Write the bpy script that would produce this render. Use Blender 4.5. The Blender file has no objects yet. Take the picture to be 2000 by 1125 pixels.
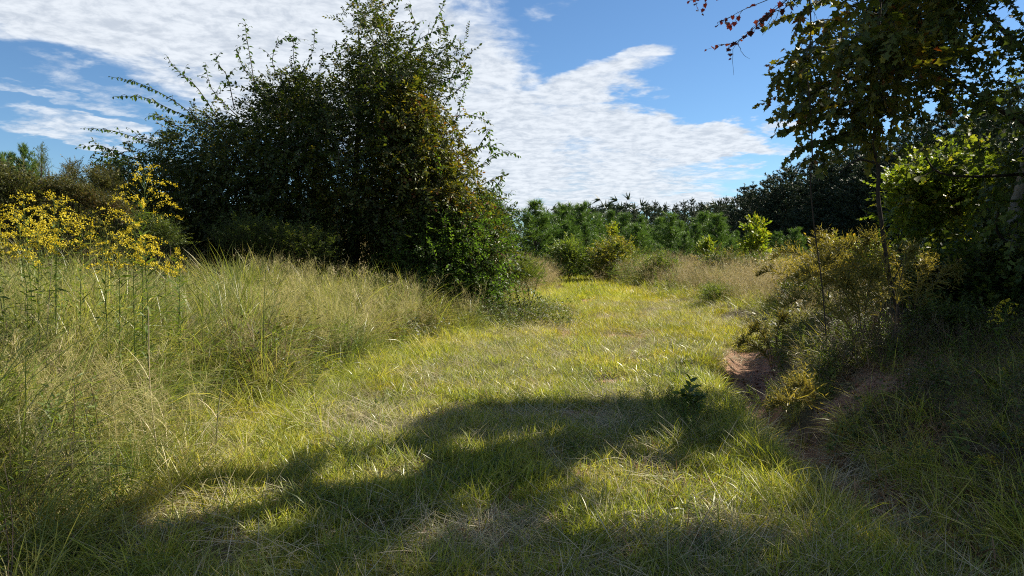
import bpy, math, random
import numpy as np
from mathutils import Matrix, Vector

random.seed(3)
rng = np.random.default_rng(11)
scene = bpy.context.scene
COL = scene.collection
RAD = math.radians

# ------------------------------------------------------------------ camera
FPX = 1428.0                      # focal length in pixels of the 2000 px wide photograph
PITCH = math.atan(72.5 / FPX)
EYE = 1.62
cam_data = bpy.data.cameras.new('camera')
cam_data.lens = FPX / 2000 * 36.0
cam_data.sensor_width = 36.0
cam_data.clip_start = 0.05
cam_data.clip_end = 6000
cam = bpy.data.objects.new('camera', cam_data)
COL.objects.link(cam)
cam.location = (0, 0, EYE)
cam.rotation_euler = (RAD(90) - PITCH, 0, 0)
scene.camera = cam

# ------------------------------------------------------------------ light
SUN_AZ, SUN_EL = 60.0, 39.0       # degrees right of the viewing direction, above the horizon
SKY_STRENGTH = 0.050
scene.view_settings.view_transform = 'Standard'
scene.view_settings.look = 'None'
scene.view_settings.gamma = 1
scene.view_settings.exposure = 1.35
scene.view_settings.use_curve_mapping = False
scene.cycles.max_bounces = 5
scene.cycles.diffuse_bounces = 3
scene.cycles.glossy_bounces = 2
scene.cycles.transmission_bounces = 4
scene.cycles.filter_width = 1.1
scene.cycles.use_denoising = False
scene.cycles.sample_clamp_indirect = 4

az, el = RAD(SUN_AZ), RAD(SUN_EL)
SUN_DIR = np.array([math.sin(az) * math.cos(el), math.cos(az) * math.cos(el), math.sin(el)])
sd = bpy.data.lights.new('sun', 'SUN')
sd.energy = 4.7
sd.angle = RAD(0.53)
sd.color = (1.0, 0.92, 0.75)
sun = bpy.data.objects.new('sun', sd)
COL.objects.link(sun)
sun.rotation_euler = Vector(SUN_DIR).to_track_quat('Z', 'Y').to_euler()
sun.location = tuple(SUN_DIR * 60)

world = bpy.data.worlds.new('World')
scene.world = world
world.use_nodes = True


class NT:
    """tiny helper for node trees"""
    def __init__(s, tree):
        s.t = tree
        tree.nodes.clear()

    def n(s, typ, **kw):
        nd = s.t.nodes.new(typ)
        for k, v in kw.items():
            if k.startswith('i_'):
                key = k[2:]
                nd.inputs[int(key) if key.isdigit() else key.replace('_', ' ')].default_value = v
            else:
                setattr(nd, k, v)
        return nd

    def l(s, a, b):
        s.t.links.new(a, b)

    def val(s, sock, v):
        if hasattr(v, 'links'):
            s.l(v, sock)
        else:
            sock.default_value = v

    def m(s, op, a, b=None, c=None, clamp=False):
        nd = s.t.nodes.new('ShaderNodeMath')
        nd.operation = op
        nd.use_clamp = clamp
        s.val(nd.inputs[0], a)
        if b is not None:
            s.val(nd.inputs[1], b)
        if c is not None:
            s.val(nd.inputs[2], c)
        return nd.outputs[0]

    def vm(s, op, a, b=None):
        nd = s.t.nodes.new('ShaderNodeVectorMath')
        nd.operation = op
        s.val(nd.inputs[0], a)
        if b is not None:
            s.val(nd.inputs[1], b)
        return nd

    def mapr(s, v, a, b, c=0.0, d=1.0, smooth=True):
        nd = s.t.nodes.new('ShaderNodeMapRange')
        nd.interpolation_type = 'SMOOTHSTEP' if smooth else 'LINEAR'
        s.val(nd.inputs[0], v)
        for i, x in zip((1, 2, 3, 4), (a, b, c, d)):
            nd.inputs[i].default_value = x
        return nd.outputs[0]

    def noise(s, vec, scale, detail=4, rough=0.55, dist=0.0):
        nd = s.t.nodes.new('ShaderNodeTexNoise')
        nd.inputs['Scale'].default_value = scale
        nd.inputs['Detail'].default_value = detail
        nd.inputs['Roughness'].default_value = rough
        nd.inputs['Distortion'].default_value = dist
        if vec is not None:
            s.l(vec, nd.inputs['Vector'])
        return nd.outputs[0]

    def mix(s, f, a, b):
        nd = s.t.nodes.new('ShaderNodeMix')
        nd.data_type = 'RGBA'
        s.val(nd.inputs[0], f)
        s.val(nd.inputs[6], a)
        s.val(nd.inputs[7], b)
        return nd.outputs[2]

    def ramp(s, f, cols, interp='LINEAR'):
        nd = s.t.nodes.new('ShaderNodeValToRGB')
        cr = nd.color_ramp
        cr.interpolation = interp
        while len(cr.elements) < len(cols):
            cr.elements.new(0.5)
        for e, (p, c) in zip(cr.elements, cols):
            e.position = p
            e.color = (c[0], c[1], c[2], 1)
        s.l(f, nd.inputs[0])
        return nd.outputs[0]


# sky: Nishita plus a procedural altocumulus layer
w = NT(world.node_tree)
sky = w.n('ShaderNodeTexSky', sky_type='NISHITA', sun_disc=False)
sky.sun_elevation = el
sky.sun_rotation = az
sky.altitude = 900
sky.air_density = 1.0
sky.dust_density = 0.15
sky.ozone_density = 3.0
tc = w.n('ShaderNodeTexCoord')
sep = w.n('ShaderNodeSeparateXYZ')
w.l(tc.outputs['Generated'], sep.inputs[0])
dx, dy, dz = sep.outputs
azn = w.m('ARCTAN2', dx, dy)
eln = w.m('ARCSINE', dz)
zc = w.m('ADD', w.m('MAXIMUM', dz, 0.0), 0.13)
comb = w.n('ShaderNodeCombineXYZ')
w.l(w.m('DIVIDE', dx, zc), comb.inputs[0])
w.l(w.m('DIVIDE', dy, zc), comb.inputs[1])
plane = comb.outputs[0]
ae = w.n('ShaderNodeCombineXYZ')
w.l(azn, ae.inputs[0])
w.l(eln, ae.inputs[1])
warpn = w.n('ShaderNodeTexNoise', i_Scale=2.1, i_Detail=5.0, i_Roughness=0.62)
w.l(plane, warpn.inputs['Vector'])
warp = w.vm('MULTIPLY', w.vm('SUBTRACT', warpn.outputs[1], (0.5, 0.5, 0.5)).outputs[0], (0.20, 0.11, 0.0)).outputs[0]
aew = w.vm('ADD', ae.outputs[0], warp).outputs[0]


def px_dir(px, py):
    a, b = (px - 1000) / FPX, (490 - py) / FPX
    return math.atan(a), math.atan(b / math.sqrt(1 + a * a))


BLOBS = [  # px, py, rx, ry (photo pixels), turn in degrees, weight: where the cloud layer is thick
    (250, 10, 620, 120, -6, 1.25), (640, 60, 400, 120, -4, 1.2), (820, 130, 230, 130, 0, 1.05),
    (560, 190, 330, 110, -14, 1.0), (960, 280, 240, 150, -20, 1.2), (1120, 350, 360, 80, 0, 0.98),
    (1130, 190, 200, 48, 12, 1.0), (1250, 130, 95, 28, 12, 0.8), (1230, 270, 250, 60, -10, 1.1), (1400, 280, 150, 42, -6, 1.15),
    (1200, 402, 420, 26, 0, 1.0), (90, 190, 280, 16, -10, 0.55), (190, 262, 150, 20, -8, 0.75),
    (1520, 236, 60, 20, 0, 0.85), (1080, 15, 60, 26, 30, 0.45), (300, 210, 260, 30, -14, 0.6)]
cov = None
for (bx, by, rx, ry, tn, wt) in BLOBS:
    a0, e0 = px_dir(bx, by)
    d = w.vm('SUBTRACT', aew, (a0, e0, 0)).outputs[0]
    vr = w.n('ShaderNodeVectorRotate', rotation_type='Z_AXIS')
    w.l(d, vr.inputs['Vector'])
    vr.inputs['Angle'].default_value = RAD(-tn)
    q = w.vm('MULTIPLY', vr.outputs[0], (FPX / rx, FPX / ry, 0)).outputs[0]
    ln = w.vm('LENGTH', q).outputs['Value']
    v = w.mapr(ln, 1.25, 0.45, 0.0, wt)
    if cov is None:
        cov = v
    else:
        nd = w.n('ShaderNodeMath', operation='SMOOTH_MAX')
        w.l(cov, nd.inputs[0]); w.l(v, nd.inputs[1]); nd.inputs[2].default_value = 0.15
        cov = nd.outputs[0]
# the same layer goes on beyond the frame
away = w.mapr(w.m('ABSOLUTE', azn), 0.72, 1.05)
high = w.mapr(eln, 0.42, 0.62)
off = w.m('MAXIMUM', away, high)
offc = w.mapr(w.noise(plane, 0.45, 3), 0.45, 0.68, 0.0, 1.1)
cov = w.m('MAXIMUM', cov, w.m('MULTIPLY', off, offc))
pw = w.n('ShaderNodeTexNoise', i_Scale=3.0, i_Detail=4.0)
w.l(plane, pw.inputs['Vector'])
planew = w.vm('ADD', plane, w.vm('MULTIPLY', pw.outputs[1], (0.14, 0.14, 0.0)).outputs[0]).outputs[0]
fine = w.noise(planew, 15.0, 6, 0.62, 0.1)
mid = w.noise(planew, 3.4, 6, 0.6, 0.1)
tex = w.m('ADD', w.m('MULTIPLY', fine, 0.40), w.m('MULTIPLY', mid, 0.82))
dens = w.m('SUBTRACT', w.m('MULTIPLY', cov, 1.22), w.m('MULTIPLY', w.m('SUBTRACT', 1.0, tex), 1.55))
dens = w.mapr(dens, -0.18, 0.62, 0.0, 0.95)
shade = w.mapr(w.m('ADD', w.m('MULTIPLY', fine, 0.7), w.m('MULTIPLY', mid, 0.3)), 0.34, 0.62)
ccol = w.mix(shade, (4.8, 5.3, 6.0, 1), (7.0, 7.4, 7.9, 1))
skyt = w.mix(1.0, sky.outputs[0], (1, 1, 1, 1))
tint = w.n('ShaderNodeMix', data_type='RGBA', blend_type='MULTIPLY')
tint.inputs[0].default_value = 1.0
w.l(sky.outputs[0], tint.inputs[6])
tint.inputs[7].default_value = (0.70, 0.88, 1.00, 1)
wc = w.mix(dens, tint.outputs[2], ccol)
bg = w.n('ShaderNodeBackground', i_Strength=SKY_STRENGTH)
w.l(wc, bg.inputs[0])
wo = w.n('ShaderNodeOutputWorld')
w.l(bg.outputs[0], wo.inputs[0])


# ------------------------------------------------------------------ numeric helpers
def at(px, py, y):
    """the point at distance y in front of the camera that is seen at photo pixel px, py"""
    c, s = math.cos(PITCH), math.sin(PITCH)
    u = 562.5 - py
    ry = c * FPX + s * u
    rz = -s * FPX + c * u
    k = y / ry
    return np.array([(px - 1000) * k, y, EYE + rz * k])


def sm(t):
    t = np.clip(t, 0, 1)
    return t * t * (3 - 2 * t)


_perm = np.random.default_rng(5).random((256, 256))


def vn(x, y):
    x = np.asarray(x, float); y = np.asarray(y, float)
    xi, yi = np.floor(x).astype(int), np.floor(y).astype(int)
    fx, fy = sm(x - xi), sm(y - yi)
    g = lambda a, b: _perm[a % 256, b % 256]
    return (g(xi, yi) * (1 - fx) + g(xi + 1, yi) * fx) * (1 - fy) + (g(xi, yi + 1) * (1 - fx) + g(xi + 1, yi + 1) * fx) * fy


def fbm(x, y, o=3):
    r, a, t = 0, 1.0, 0
    for k in range(o):
        r = r + a * vn(x * 2 ** k + 17 * k, y * 2 ** k + 31 * k); t += a; a *= 0.5
    return r / t


def left_edge(y):
    return np.interp(y, [0, 3.5, 6, 8.5, 11, 14, 20, 28, 38, 50, 60, 90], [-2.3, -2.3, -2.5, -2.2, -1.8, -0.9, 0.6, 2.1, 2.6, 3.4, 4.2, 6.0])


def right_edge(y):
    return np.interp(y, [0, 4, 6, 8, 10, 14, 18, 21, 28, 38, 50, 60, 90], [2.7, 2.7, 2.6, 2.6, 3.3, 4.5, 5.1, 5.1, 4.8, 4.2, 4.6, 4.6, 4.0])


def gully_x(y):
    return np.interp(y, [3, 4.5, 6.6, 8, 9.7, 11, 13], [2.15, 2.3, 2.55, 2.72, 3.1, 3.6, 4.2])


def gully_d(y):
    return np.interp(y, [2, 5.2, 6, 6.8, 9.7, 11.5, 13], [0.0, .04, .22, .42, .42, .22, 0])


def height(x, y, rough=False):
    x = np.asarray(x, float); y = np.asarray(y, float)
    h = 0.10 * (fbm(x * .35, y * .35) - .5) + 0.05 * (fbm(x * 1.7, y * 1.7) - .5)
    h = h + 0.45 * sm((left_edge(y) - x) / 3.6) * np.interp(y, [0, 2, 16, 24], [.6, 1, 1, .3])
    h = h + 2.0 * sm((-4.9 - x) / 5.5) * sm((y - 9.3) / 4.6) * (1 + .12 * (fbm(x * .6, y * .6) - .5))
    gx = gully_x(y)
    wob = 0.12 * (fbm(x * 2.5 + 9, y * 2.5) - .5)
    wd = np.interp(y, [3, 6, 8.5, 9.5, 12], [.20, .30, .34, .52, .3])
    h = h - gully_d(y) * np.exp(-np.abs((x - gx + wob) / wd) ** 4)
    rb = 0.42 * sm((x - gx - .33 + wob) / 1.0) + 0.6 * sm((x - 4.2) / 4)
    h = h + rb * np.interp(y, [-5, 0, 10.0, 13.5, 22], [0.6, 1, 1, .45, .25])
    h = h + .05 * (fbm(x * 5.5, y * 5.5, 3) - .5) * sm((x - gx + .5) / .3) * (y < 14)
    far = sm((y - 70) / 80)
    h = h + far * 1.2 * (fbm(x * .03, y * .03) - .2)
    return h


def clayness(x, y):
    gx = gully_x(y)
    c = np.exp(-((x - gx) / np.interp(y, [7, 9.5], [.28, .42])) ** 4) * (gully_d(y) > .1) * (.02 + .98 * sm((y - 6.1) / .35)) * (1 - .8 * np.exp(-((y - 8.0) / .45) ** 2))
    # bare face of the cut bank and its crumbling lip
    for (cx, cy, r1, r2, k) in [(3.5, 7.1, .6, .40, .75), (4.3, 7.7, .8, .25, .7), (2.95, 5.3, .3, .4, .4), (3.0, 9.6, .28, .7, 1.2),
                                (0.62, 7.2, .38, .34, .75), (1.9, 8.2, .2, .2, .5), (1.25, 9.0, .32, .22, .85), (2.0, 13.6, .45, .5, .8), (2.3, 17.5, .35, 1.0, .8),
                                (-1.35, 9.3, .45, .25, .5), (2.55, 25, .3, 2.2, .6), (.5, 5.6, .3, .22, .35), (1.9, 10.5, .5, .3, .5)]:
        c = np.maximum(c, k * np.exp(-(((x - cx) / r1) ** 2 + ((y - cy) / r2) ** 2)))
    for sd_ in (-.75, .8):      # wheel ruts worn through the turf
        xc = (left_edge(y) + right_edge(y)) / 2 + .1 * np.sin(y * .7) + sd_
        c = np.maximum(c, .62 * np.exp(-((x - xc) / .24) ** 2) * sm((fbm(x * .9 + 7, y * .33 + 3) - .42) / .12) * sm((y - 7) / 3) * (y < 50))
    return np.clip(c * (0.55 + 0.9 * fbm(x * 3.1, y * 3.1)), 0, 1)


def norm(v):
    return v / np.maximum(np.linalg.norm(v, axis=-1, keepdims=True), 1e-9)


def frames(d, roll=None, up=(0, 0, 1)):
    d = norm(np.atleast_2d(d).astype(float))
    u = np.broadcast_to(np.array(up, float), d.shape)
    y = np.cross(u, d)
    bad = np.linalg.norm(y, axis=1) < 1e-3
    y[bad] = (0, 1, 0)
    y = norm(y)
    z = np.cross(d, y)
    if roll is not None:
        c, s = np.cos(roll)[:, None], np.sin(roll)[:, None]
        y, z = y * c + z * s, z * c - y * s
    return np.stack([d, y, z], axis=2)


def rand_dir(n, r=rng):
    return norm(r.normal(size=(n, 3)))


class Geo:
    def __init__(s):
        s.V, s.F, s.n = [], [], 0

    def add(s, V, F, mi=0):
        V = np.asarray(V, np.float32).reshape(-1, 3)
        F = np.asarray(F, np.int32)
        if len(F) == 0:
            return
        s.V.append(V)
        s.F.append((F + s.n, mi))
        s.n += len(V)

    def inst(s, tmpl, P, R, S):
        P = np.atleast_2d(P); S = np.asarray(S, float)
        if S.ndim == 0:
            S = np.full(len(P), float(S))
        for (V, F, mi) in tmpl:
            W = np.einsum('nij,vj->nvi', R, V) * S[:, None, None] + P[:, None, :]
            G = F[None] + (np.arange(len(P)) * len(V))[:, None, None]
            s.add(W.reshape(-1, 3), G.reshape(-1, F.shape[1]), mi)

    def tube(s, path, rad, sides=5, mi=0):
        path = np.asarray(path, float)
        n = len(path)
        rad = np.broadcast_to(np.asarray(rad, float), (n,))
        t = norm(np.gradient(path, axis=0))
        a = np.cross(t, (0.31, 0.17, 0.93)); a = norm(a)
        b = np.cross(t, a)
        th = np.arange(sides) * 2 * math.pi / sides
        ring = a[:, None] * np.cos(th)[None, :, None] + b[:, None] * np.sin(th)[None, :, None]
        V = (path[:, None] + ring * rad[:, None, None]).reshape(-1, 3)
        i = np.arange(n - 1)[:, None] * sides; j = np.arange(sides)[None]
        j2 = (j + 1) % sides
        F = np.stack([i + j, i + j2, i + sides + j2, i + sides + j], -1).reshape(-1, 4)
        s.add(V, F, mi)

    def template(s):
        out = []
        V = np.concatenate(s.V)
        groups = {}
        for F, mi in s.F:
            groups.setdefault((mi, F.shape[1]), []).append(F)
        for (mi, k), Fs in groups.items():
            F = np.concatenate(Fs)
            used, inv = np.unique(F, return_inverse=True)
            out.append((V[used].astype(float), inv.reshape(F.shape), mi))
        return out

    def mesh(s, name, mats, origin=(0, 0, 0)):
        V = np.concatenate(s.V) - np.asarray(origin, np.float32)
        me = bpy.data.meshes.new(name)
        me.vertices.add(len(V))
        me.vertices.foreach_set('co', V.astype(np.float32).ravel())
        loops = np.concatenate([F.ravel() for F, _ in s.F])
        tot = np.concatenate([np.full(len(F), F.shape[1]) for F, _ in s.F])
        mi = np.concatenate([np.full(len(F), m) for F, m in s.F])
        start = np.concatenate([[0], np.cumsum(tot)[:-1]])
        me.loops.add(len(loops))
        me.loops.foreach_set('vertex_index', loops.astype(np.int32))
        me.polygons.add(len(tot))
        me.polygons.foreach_set('loop_start', start.astype(np.int32))
        me.polygons.foreach_set('loop_total', tot.astype(np.int32))
        me.polygons.foreach_set('material_index', mi.astype(np.int32))
        me.update(calc_edges=True)
        for m in mats:
            me.materials.append(m)
        return me


def link(name, me, parent=None, loc=(0, 0, 0)):
    o = bpy.data.objects.new(name, me)
    COL.objects.link(o)
    o.location = loc
    if parent is not None:
        o.parent = parent
    return o


def tag(o, label=None, cat=None, group=None, kind=None):
    if label: o['label'] = label
    if cat: o['category'] = cat
    if group: o['group'] = group
    if kind: o['kind'] = kind
    return o


def thing(name, label, cat, loc, group=None, rz=0.0, scale=1.0):
    o = bpy.data.objects.new(name, None)
    COL.objects.link(o)
    o.empty_display_size = 0.2
    o.location = tuple(float(v) for v in loc)
    o.rotation_euler = (0, 0, rz)
    o.scale = (scale,) * 3
    return tag(o, label, cat, group)


def copy_tree(o, loc, rz, scale, label, group=None):
    c = o.copy(); COL.objects.link(c)
    c.location = tuple(float(v) for v in loc); c.rotation_euler = (0, 0, rz); c.scale = scale if hasattr(scale, '__len__') else (scale,) * 3
    c['label'] = label
    if group: c['group'] = group
    for ch in list(o.children):
        d = ch.copy(); COL.objects.link(d); d.parent = c
    return c


# ------------------------------------------------------------------ materials
def leaf_mat(name, cols, trans=0.45, tcol=(1.25, 1.35, 0.6), rough=0.5, spec=0.3, patch=0.35, pscale=0.9, back=None):
    m = bpy.data.materials.new(name)
    m.use_nodes = True
    t = NT(m.node_tree)
    g = t.n('ShaderNodeNewGeometry')
    oi = t.n('ShaderNodeObjectInfo')
    r = t.m('FRACT', t.m('ADD', g.outputs['Random Per Island'], oi.outputs['Random']))
    nz = t.noise(g.outputs['Position'], pscale, 3)
    f = t.m('ADD', t.m('MULTIPLY', r, 1 - patch), t.m('MULTIPLY', t.mapr(nz, .3, .7), patch), clamp=True)
    c = t.ramp(f, cols)
    p = t.n('ShaderNodeBsdfPrincipled')
    t.l(c, p.inputs['Base Color'])
    p.inputs['Roughness'].default_value = rough
    p.inputs['Specular IOR Level'].default_value = spec
    tr = t.n('ShaderNodeBsdfTranslucent')
    mu = t.n('ShaderNodeMix', data_type='RGBA', blend_type='MULTIPLY')
    mu.inputs[0].default_value = 1
    t.l(c, mu.inputs[6]); mu.inputs[7].default_value = (*tcol, 1)
    t.l(mu.outputs[2], tr.inputs[0])
    mx = t.n('ShaderNodeMixShader'); mx.inputs[0].default_value = trans
    t.l(p.outputs[0], mx.inputs[1]); t.l(tr.outputs[0], mx.inputs[2])
    o = t.n('ShaderNodeOutputMaterial')
    t.l(mx.outputs[0], o.inputs[0])
    return m


def bark_mat(name, c1, c2, scale=14):
    m = bpy.data.materials.new(name)
    m.use_nodes = True
    t = NT(m.node_tree)
    tcn = t.n('ShaderNodeTexCoord')
    mp = t.n('ShaderNodeMapping'); mp.inputs['Scale'].default_value = (1, 1, 0.25)
    t.l(tcn.outputs['Object'], mp.inputs[0])
    nz = t.noise(mp.outputs[0], scale, 6, .65)
    c = t.ramp(nz, [(0.3, c1), (0.7, c2)])
    p = t.n('ShaderNodeBsdfPrincipled'); p.inputs['Roughness'].default_value = .9
    p.inputs['Specular IOR Level'].default_value = .15
    t.l(c, p.inputs['Base Color'])
    b = t.n('ShaderNodeBump'); b.inputs['Strength'].default_value = .6; b.inputs['Distance'].default_value = .02
    t.l(nz, b.inputs['Height']); t.l(b.outputs[0], p.inputs['Normal'])
    o = t.n('ShaderNodeOutputMaterial'); t.l(p.outputs[0], o.inputs[0])
    return m


M = {}
M['vine_leaf'] = leaf_mat('vine_leaf', [(0, (.018, .034, .009)), (.5, (.036, .058, .013)), (.80, (.085, .105, .018)), (.93, (.15, .12, .02)), (1, (.17, .075, .018))], trans=.36, tcol=(1.5, 1.4, .5))
M['elm_leaf'] = leaf_mat('elm_leaf', [(0, (.030, .065, .016)), (.6, (.055, .105, .024)), (1, (.09, .13, .022))], trans=.36, tcol=(1.35, 1.4, .5))
M['bright_leaf'] = leaf_mat('bright_leaf', [(0, (.032, .064, .014)), (.5, (.068, .122, .024)), (.9, (.12, .18, .03)), (1, (.25, .20, .03))], trans=.45, tcol=(1.3, 1.4, .5))
M['maple_leaf'] = leaf_mat('maple_leaf', [(0, (.038, .060, .014)), (.45, (.070, .095, .018)), (.78, (.15, .15, .025)), (.9, (.15, .075, .018)), (1, (.16, .030, .014))], trans=.40, tcol=(1.6, 1.35, .45), patch=.3, pscale=1.6)
M['red_leaf'] = leaf_mat('red_leaf', [(0, (.03, .010, .010)), (.6, (.08, .018, .014)), (1, (.12, .05, .02))], trans=.4, tcol=(1.5, .8, .6))
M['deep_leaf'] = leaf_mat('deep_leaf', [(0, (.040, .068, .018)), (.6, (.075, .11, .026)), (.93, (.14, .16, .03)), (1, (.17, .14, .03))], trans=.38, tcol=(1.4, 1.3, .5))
M['yellow_leaf'] = leaf_mat('yellow_leaf', [(0, (.10, .16, .02)), (.5, (.18, .24, .025)), (1, (.34, .28, .03))], trans=.5, tcol=(1.3, 1.3, .5))
M['gold_leaf'] = leaf_mat('gold_leaf', [(0, (.10, .12, .03)), (.5, (.22, .19, .03)), (.85, (.33, .22, .04)), (1, (.28, .12, .04))], trans=.45, tcol=(1.2, 1.2, .5))
M['mixed_gold'] = leaf_mat('yellowing_leaf', [(0, (.05, .08, .02)), (.35, (.11, .14, .025)), (.7, (.24, .22, .035)), (1, (.32, .24, .05))], trans=.45, tcol=(1.2, 1.2, .5), patch=.5, pscale=1.5)
M['brush_leaf'] = leaf_mat('brush_leaf', [(0, (.04, .05, .018)), (.45, (.07, .085, .025)), (.8, (.12, .10, .035)), (1, (.15, .07, .04))], trans=.32, tcol=(1.3, 1.2, .6))
M['needle'] = leaf_mat('pine_needle', [(0, (.055, .10, .024)), (.5, (.095, .165, .035)), (1, (.16, .23, .045))], trans=.3, tcol=(1.1, 1.2, .6))
M['dark_needle'] = leaf_mat('dark_pine_needle', [(0, (.020, .036, .020)), (.6, (.036, .056, .028)), (1, (.06, .075, .035))], trans=.2, tcol=(1.1, 1.1, .7))
M['grass'] = leaf_mat('meadow_grass', [(0, (.13, .17, .035)), (.3, (.22, .26, .045)), (.58, (.34, .37, .05)), (.8, (.50, .44, .11)), (1, (.62, .50, .28))], trans=.48, tcol=(1.2, 1.2, .5), rough=.42, spec=.32, patch=.45, pscale=.55)
M['green_grass'] = leaf_mat('green_grass', [(0, (.06, .095, .03)), (.3, (.13, .18, .05)), (.6, (.25, .27, .065)), (.85, (.42, .38, .13)), (1, (.54, .48, .26))], trans=.45, tcol=(1.2, 1.2, .55), rough=.35, spec=.4, patch=.5, pscale=1.6)
M['yellow_grass'] = leaf_mat('yellow_grass', [(0, (.13, .16, .025)), (.4, (.26, .26, .03)), (.75, (.42, .36, .06)), (1, (.48, .36, .16))], trans=.48, tcol=(1.2, 1.15, .5), rough=.42, spec=.32, patch=.4, pscale=.5)
M['rust_grass'] = leaf_mat('rusty_dead_grass', [(0, (.13, .075, .04)), (.5, (.26, .15, .08)), (1, (.42, .29, .17))], trans=.3, tcol=(1, .9, .7), patch=.3)
M['straw'] = leaf_mat('dry_straw', [(0, (.20, .16, .09)), (.35, (.30, .30, .16)), (.65, (.42, .34, .21)), (1, (.62, .56, .42))], trans=.25, tcol=(1, 1, .9), rough=.5)
M['panicle'] = leaf_mat('grass_panicle', [(0, (.27, .28, .09)), (.5, (.47, .43, .18)), (.85, (.64, .54, .31)), (1, (.42, .29, .18))], trans=.45, tcol=(1, 1, .8))
M['brown_panicle'] = leaf_mat('brown_panicle', [(0, (.26, .25, .09)), (.5, (.40, .34, .16)), (1, (.50, .37, .22))], trans=.42, tcol=(1, .95, .8))
M['weed'] = leaf_mat('weed_leaf', [(0, (.07, .11, .025)), (.6, (.12, .17, .035)), (1, (.20, .21, .05))], trans=.42, tcol=(1.3, 1.3, .5))
M['fennel'] = leaf_mat('feathery_weed', [(0, (.12, .11, .03)), (.5, (.21, .19, .045)), (1, (.31, .25, .07))], trans=.42, tcol=(1.3, 1.2, .6))
M['dead_stem'] = leaf_mat('dead_stem', [(0, (.06, .042, .028)), (1, (.17, .12, .075))], trans=.15)
M['gold_flower'] = leaf_mat('goldenrod_flower', [(0, (.48, .37, .02)), (.6, (.66, .54, .03)), (1, (.70, .62, .12))], trans=.35, tcol=(1.1, 1, .5), rough=.7)
M['bark'] = bark_mat('bark', (.022, .017, .014), (.065, .052, .042))
M['pale_bark'] = bark_mat('pale_bark', (.16, .14, .115), (.34, .31, .27), 9)
M['twig'] = bark_mat('twig', (.03, .022, .016), (.07, .052, .038), 30)
M['clod'] = bark_mat('clay_clod', (.13, .060, .038), (.30, .17, .115), 20)
M['stone'] = bark_mat('stone', (.30, .28, .25), (.48, .45, .42), 8)
M['log'] = bark_mat('old_log', (.16, .12, .09), (.34, .27, .21), 10)

# ground material
gm = bpy.data.materials.new('ground_soil')
gm.use_nodes = True
t = NT(gm.node_tree)
at_c = t.n('ShaderNodeAttribute', attribute_name='clay')
g = t.n('ShaderNodeNewGeometry')
pos = g.outputs['Position']
n1 = t.noise(pos, 2.2, 6, .6)
n2 = t.noise(pos, 38, 5, .7)
n3 = t.noise(pos, 9, 5, .65)
soil = t.ramp(n3, [(.3, (.055, .045, .024)), (.5, (.10, .085, .040)), (.7, (.17, .14, .07))])
straw = t.ramp(n2, [(.35, (.06, .045, .025)), (.5, (.15, .12, .06)), (.68, (.32, .26, .15))])
base = t.mix(t.mapr(n1, .35, .65, .3, .9), soil, straw)
clay = t.ramp(n2, [(.28, (.14, .070, .046)), (.5, (.30, .165, .110)), (.75, (.46, .31, .23))])
clay2 = t.mix(t.mapr(n3, .42, .68), clay, (.40, .25, .175, 1))
gcol = t.mix(t.mapr(t.m('ADD', at_c.outputs['Fac'], t.m('MULTIPLY', t.m('SUBTRACT', n3, .5), .5)), .18, .5), base, clay2)
p = t.n('ShaderNodeBsdfPrincipled'); p.inputs['Roughness'].default_value = .95; p.inputs['Specular IOR Level'].default_value = .1
t.l(gcol, p.inputs['Base Color'])
b1 = t.n('ShaderNodeBump'); b1.inputs['Strength'].default_value = .9; b1.inputs['Distance'].default_value = .06
t.l(t.m('ADD', n3, t.m('MULTIPLY', n2, .6)), b1.inputs['Height']); t.l(b1.outputs[0], p.inputs['Normal'])
o = t.n('ShaderNodeOutputMaterial'); t.l(p.outputs[0], o.inputs[0])

# ------------------------------------------------------------------ ground sheet
def axis(n, fine, far, k):
    u = np.linspace(-1, 1, n)
    return np.sinh(u * k) / np.sinh(k) * far


gx_ = axis(280, 0, 1500, 8.0) + 1.5
gy_ = np.concatenate([np.linspace(-200, -5, 12, endpoint=False), np.linspace(-5, 2.5, 40, endpoint=False), np.linspace(2.5, 13, 170, endpoint=False), np.linspace(13, 30, 50, endpoint=False), np.geomspace(30, 3000, 90)])
X, Y = np.meshgrid(gx_, gy_)
Z = height(X, Y)
G = Geo()
ny, nx = X.shape
ii, jj = np.meshgrid(np.arange(ny - 1), np.arange(nx - 1), indexing='ij')
a = (ii * nx + jj).ravel()
G.add(np.stack([X, Y, Z], -1).reshape(-1, 3), np.stack([a, a + 1, a + nx + 1, a + nx], 1))
me = G.mesh('ground', [gm])
me.polygons.foreach_set('use_smooth', np.ones(len(me.polygons), bool))
ca = me.attributes.new('clay', 'FLOAT', 'POINT')
ca.data.foreach_set('value', clayness(X, Y).astype(np.float32).ravel())
ground = link('ground', me)
tag(ground, kind='structure')

# ------------------------------------------------------------------ leaf and grass templates
_v = np.array([(0, 0, 0), (.30, .26, .05), (.68, .21, .04), (1, 0, -.06), (.68, -.21, .04), (.30, -.26, .05)], float)
LEAF = [(_v, np.array([(0, 1, 2, 3), (0, 3, 4, 5)]), 0)]
LEAF_LO = [(np.array([(0, 0, 0), (.45, .27, .06), (1, 0, -.08), (.45, -.27, .06)], float), np.array([(0, 1, 2), (0, 2, 3)]), 0)]
_v2 = _v * np.array([1, .42, .6])
LANCE = [(_v2, np.array([(0, 1, 2, 3), (0, 3, 4, 5)]), 0)]
_h = [(0, 0), (.02, .14), (-.12, .40), (.17, .34), (.30, .58), (.48, .30), (.62, .36), (.70, .20), (1, 0)]
_mv = [(x, y, .10 * abs(y)) for x, y in _h] + [(x, -y, .10 * abs(y)) for x, y in _h[1:-1]]
_mv = np.array(_mv, float)
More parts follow.
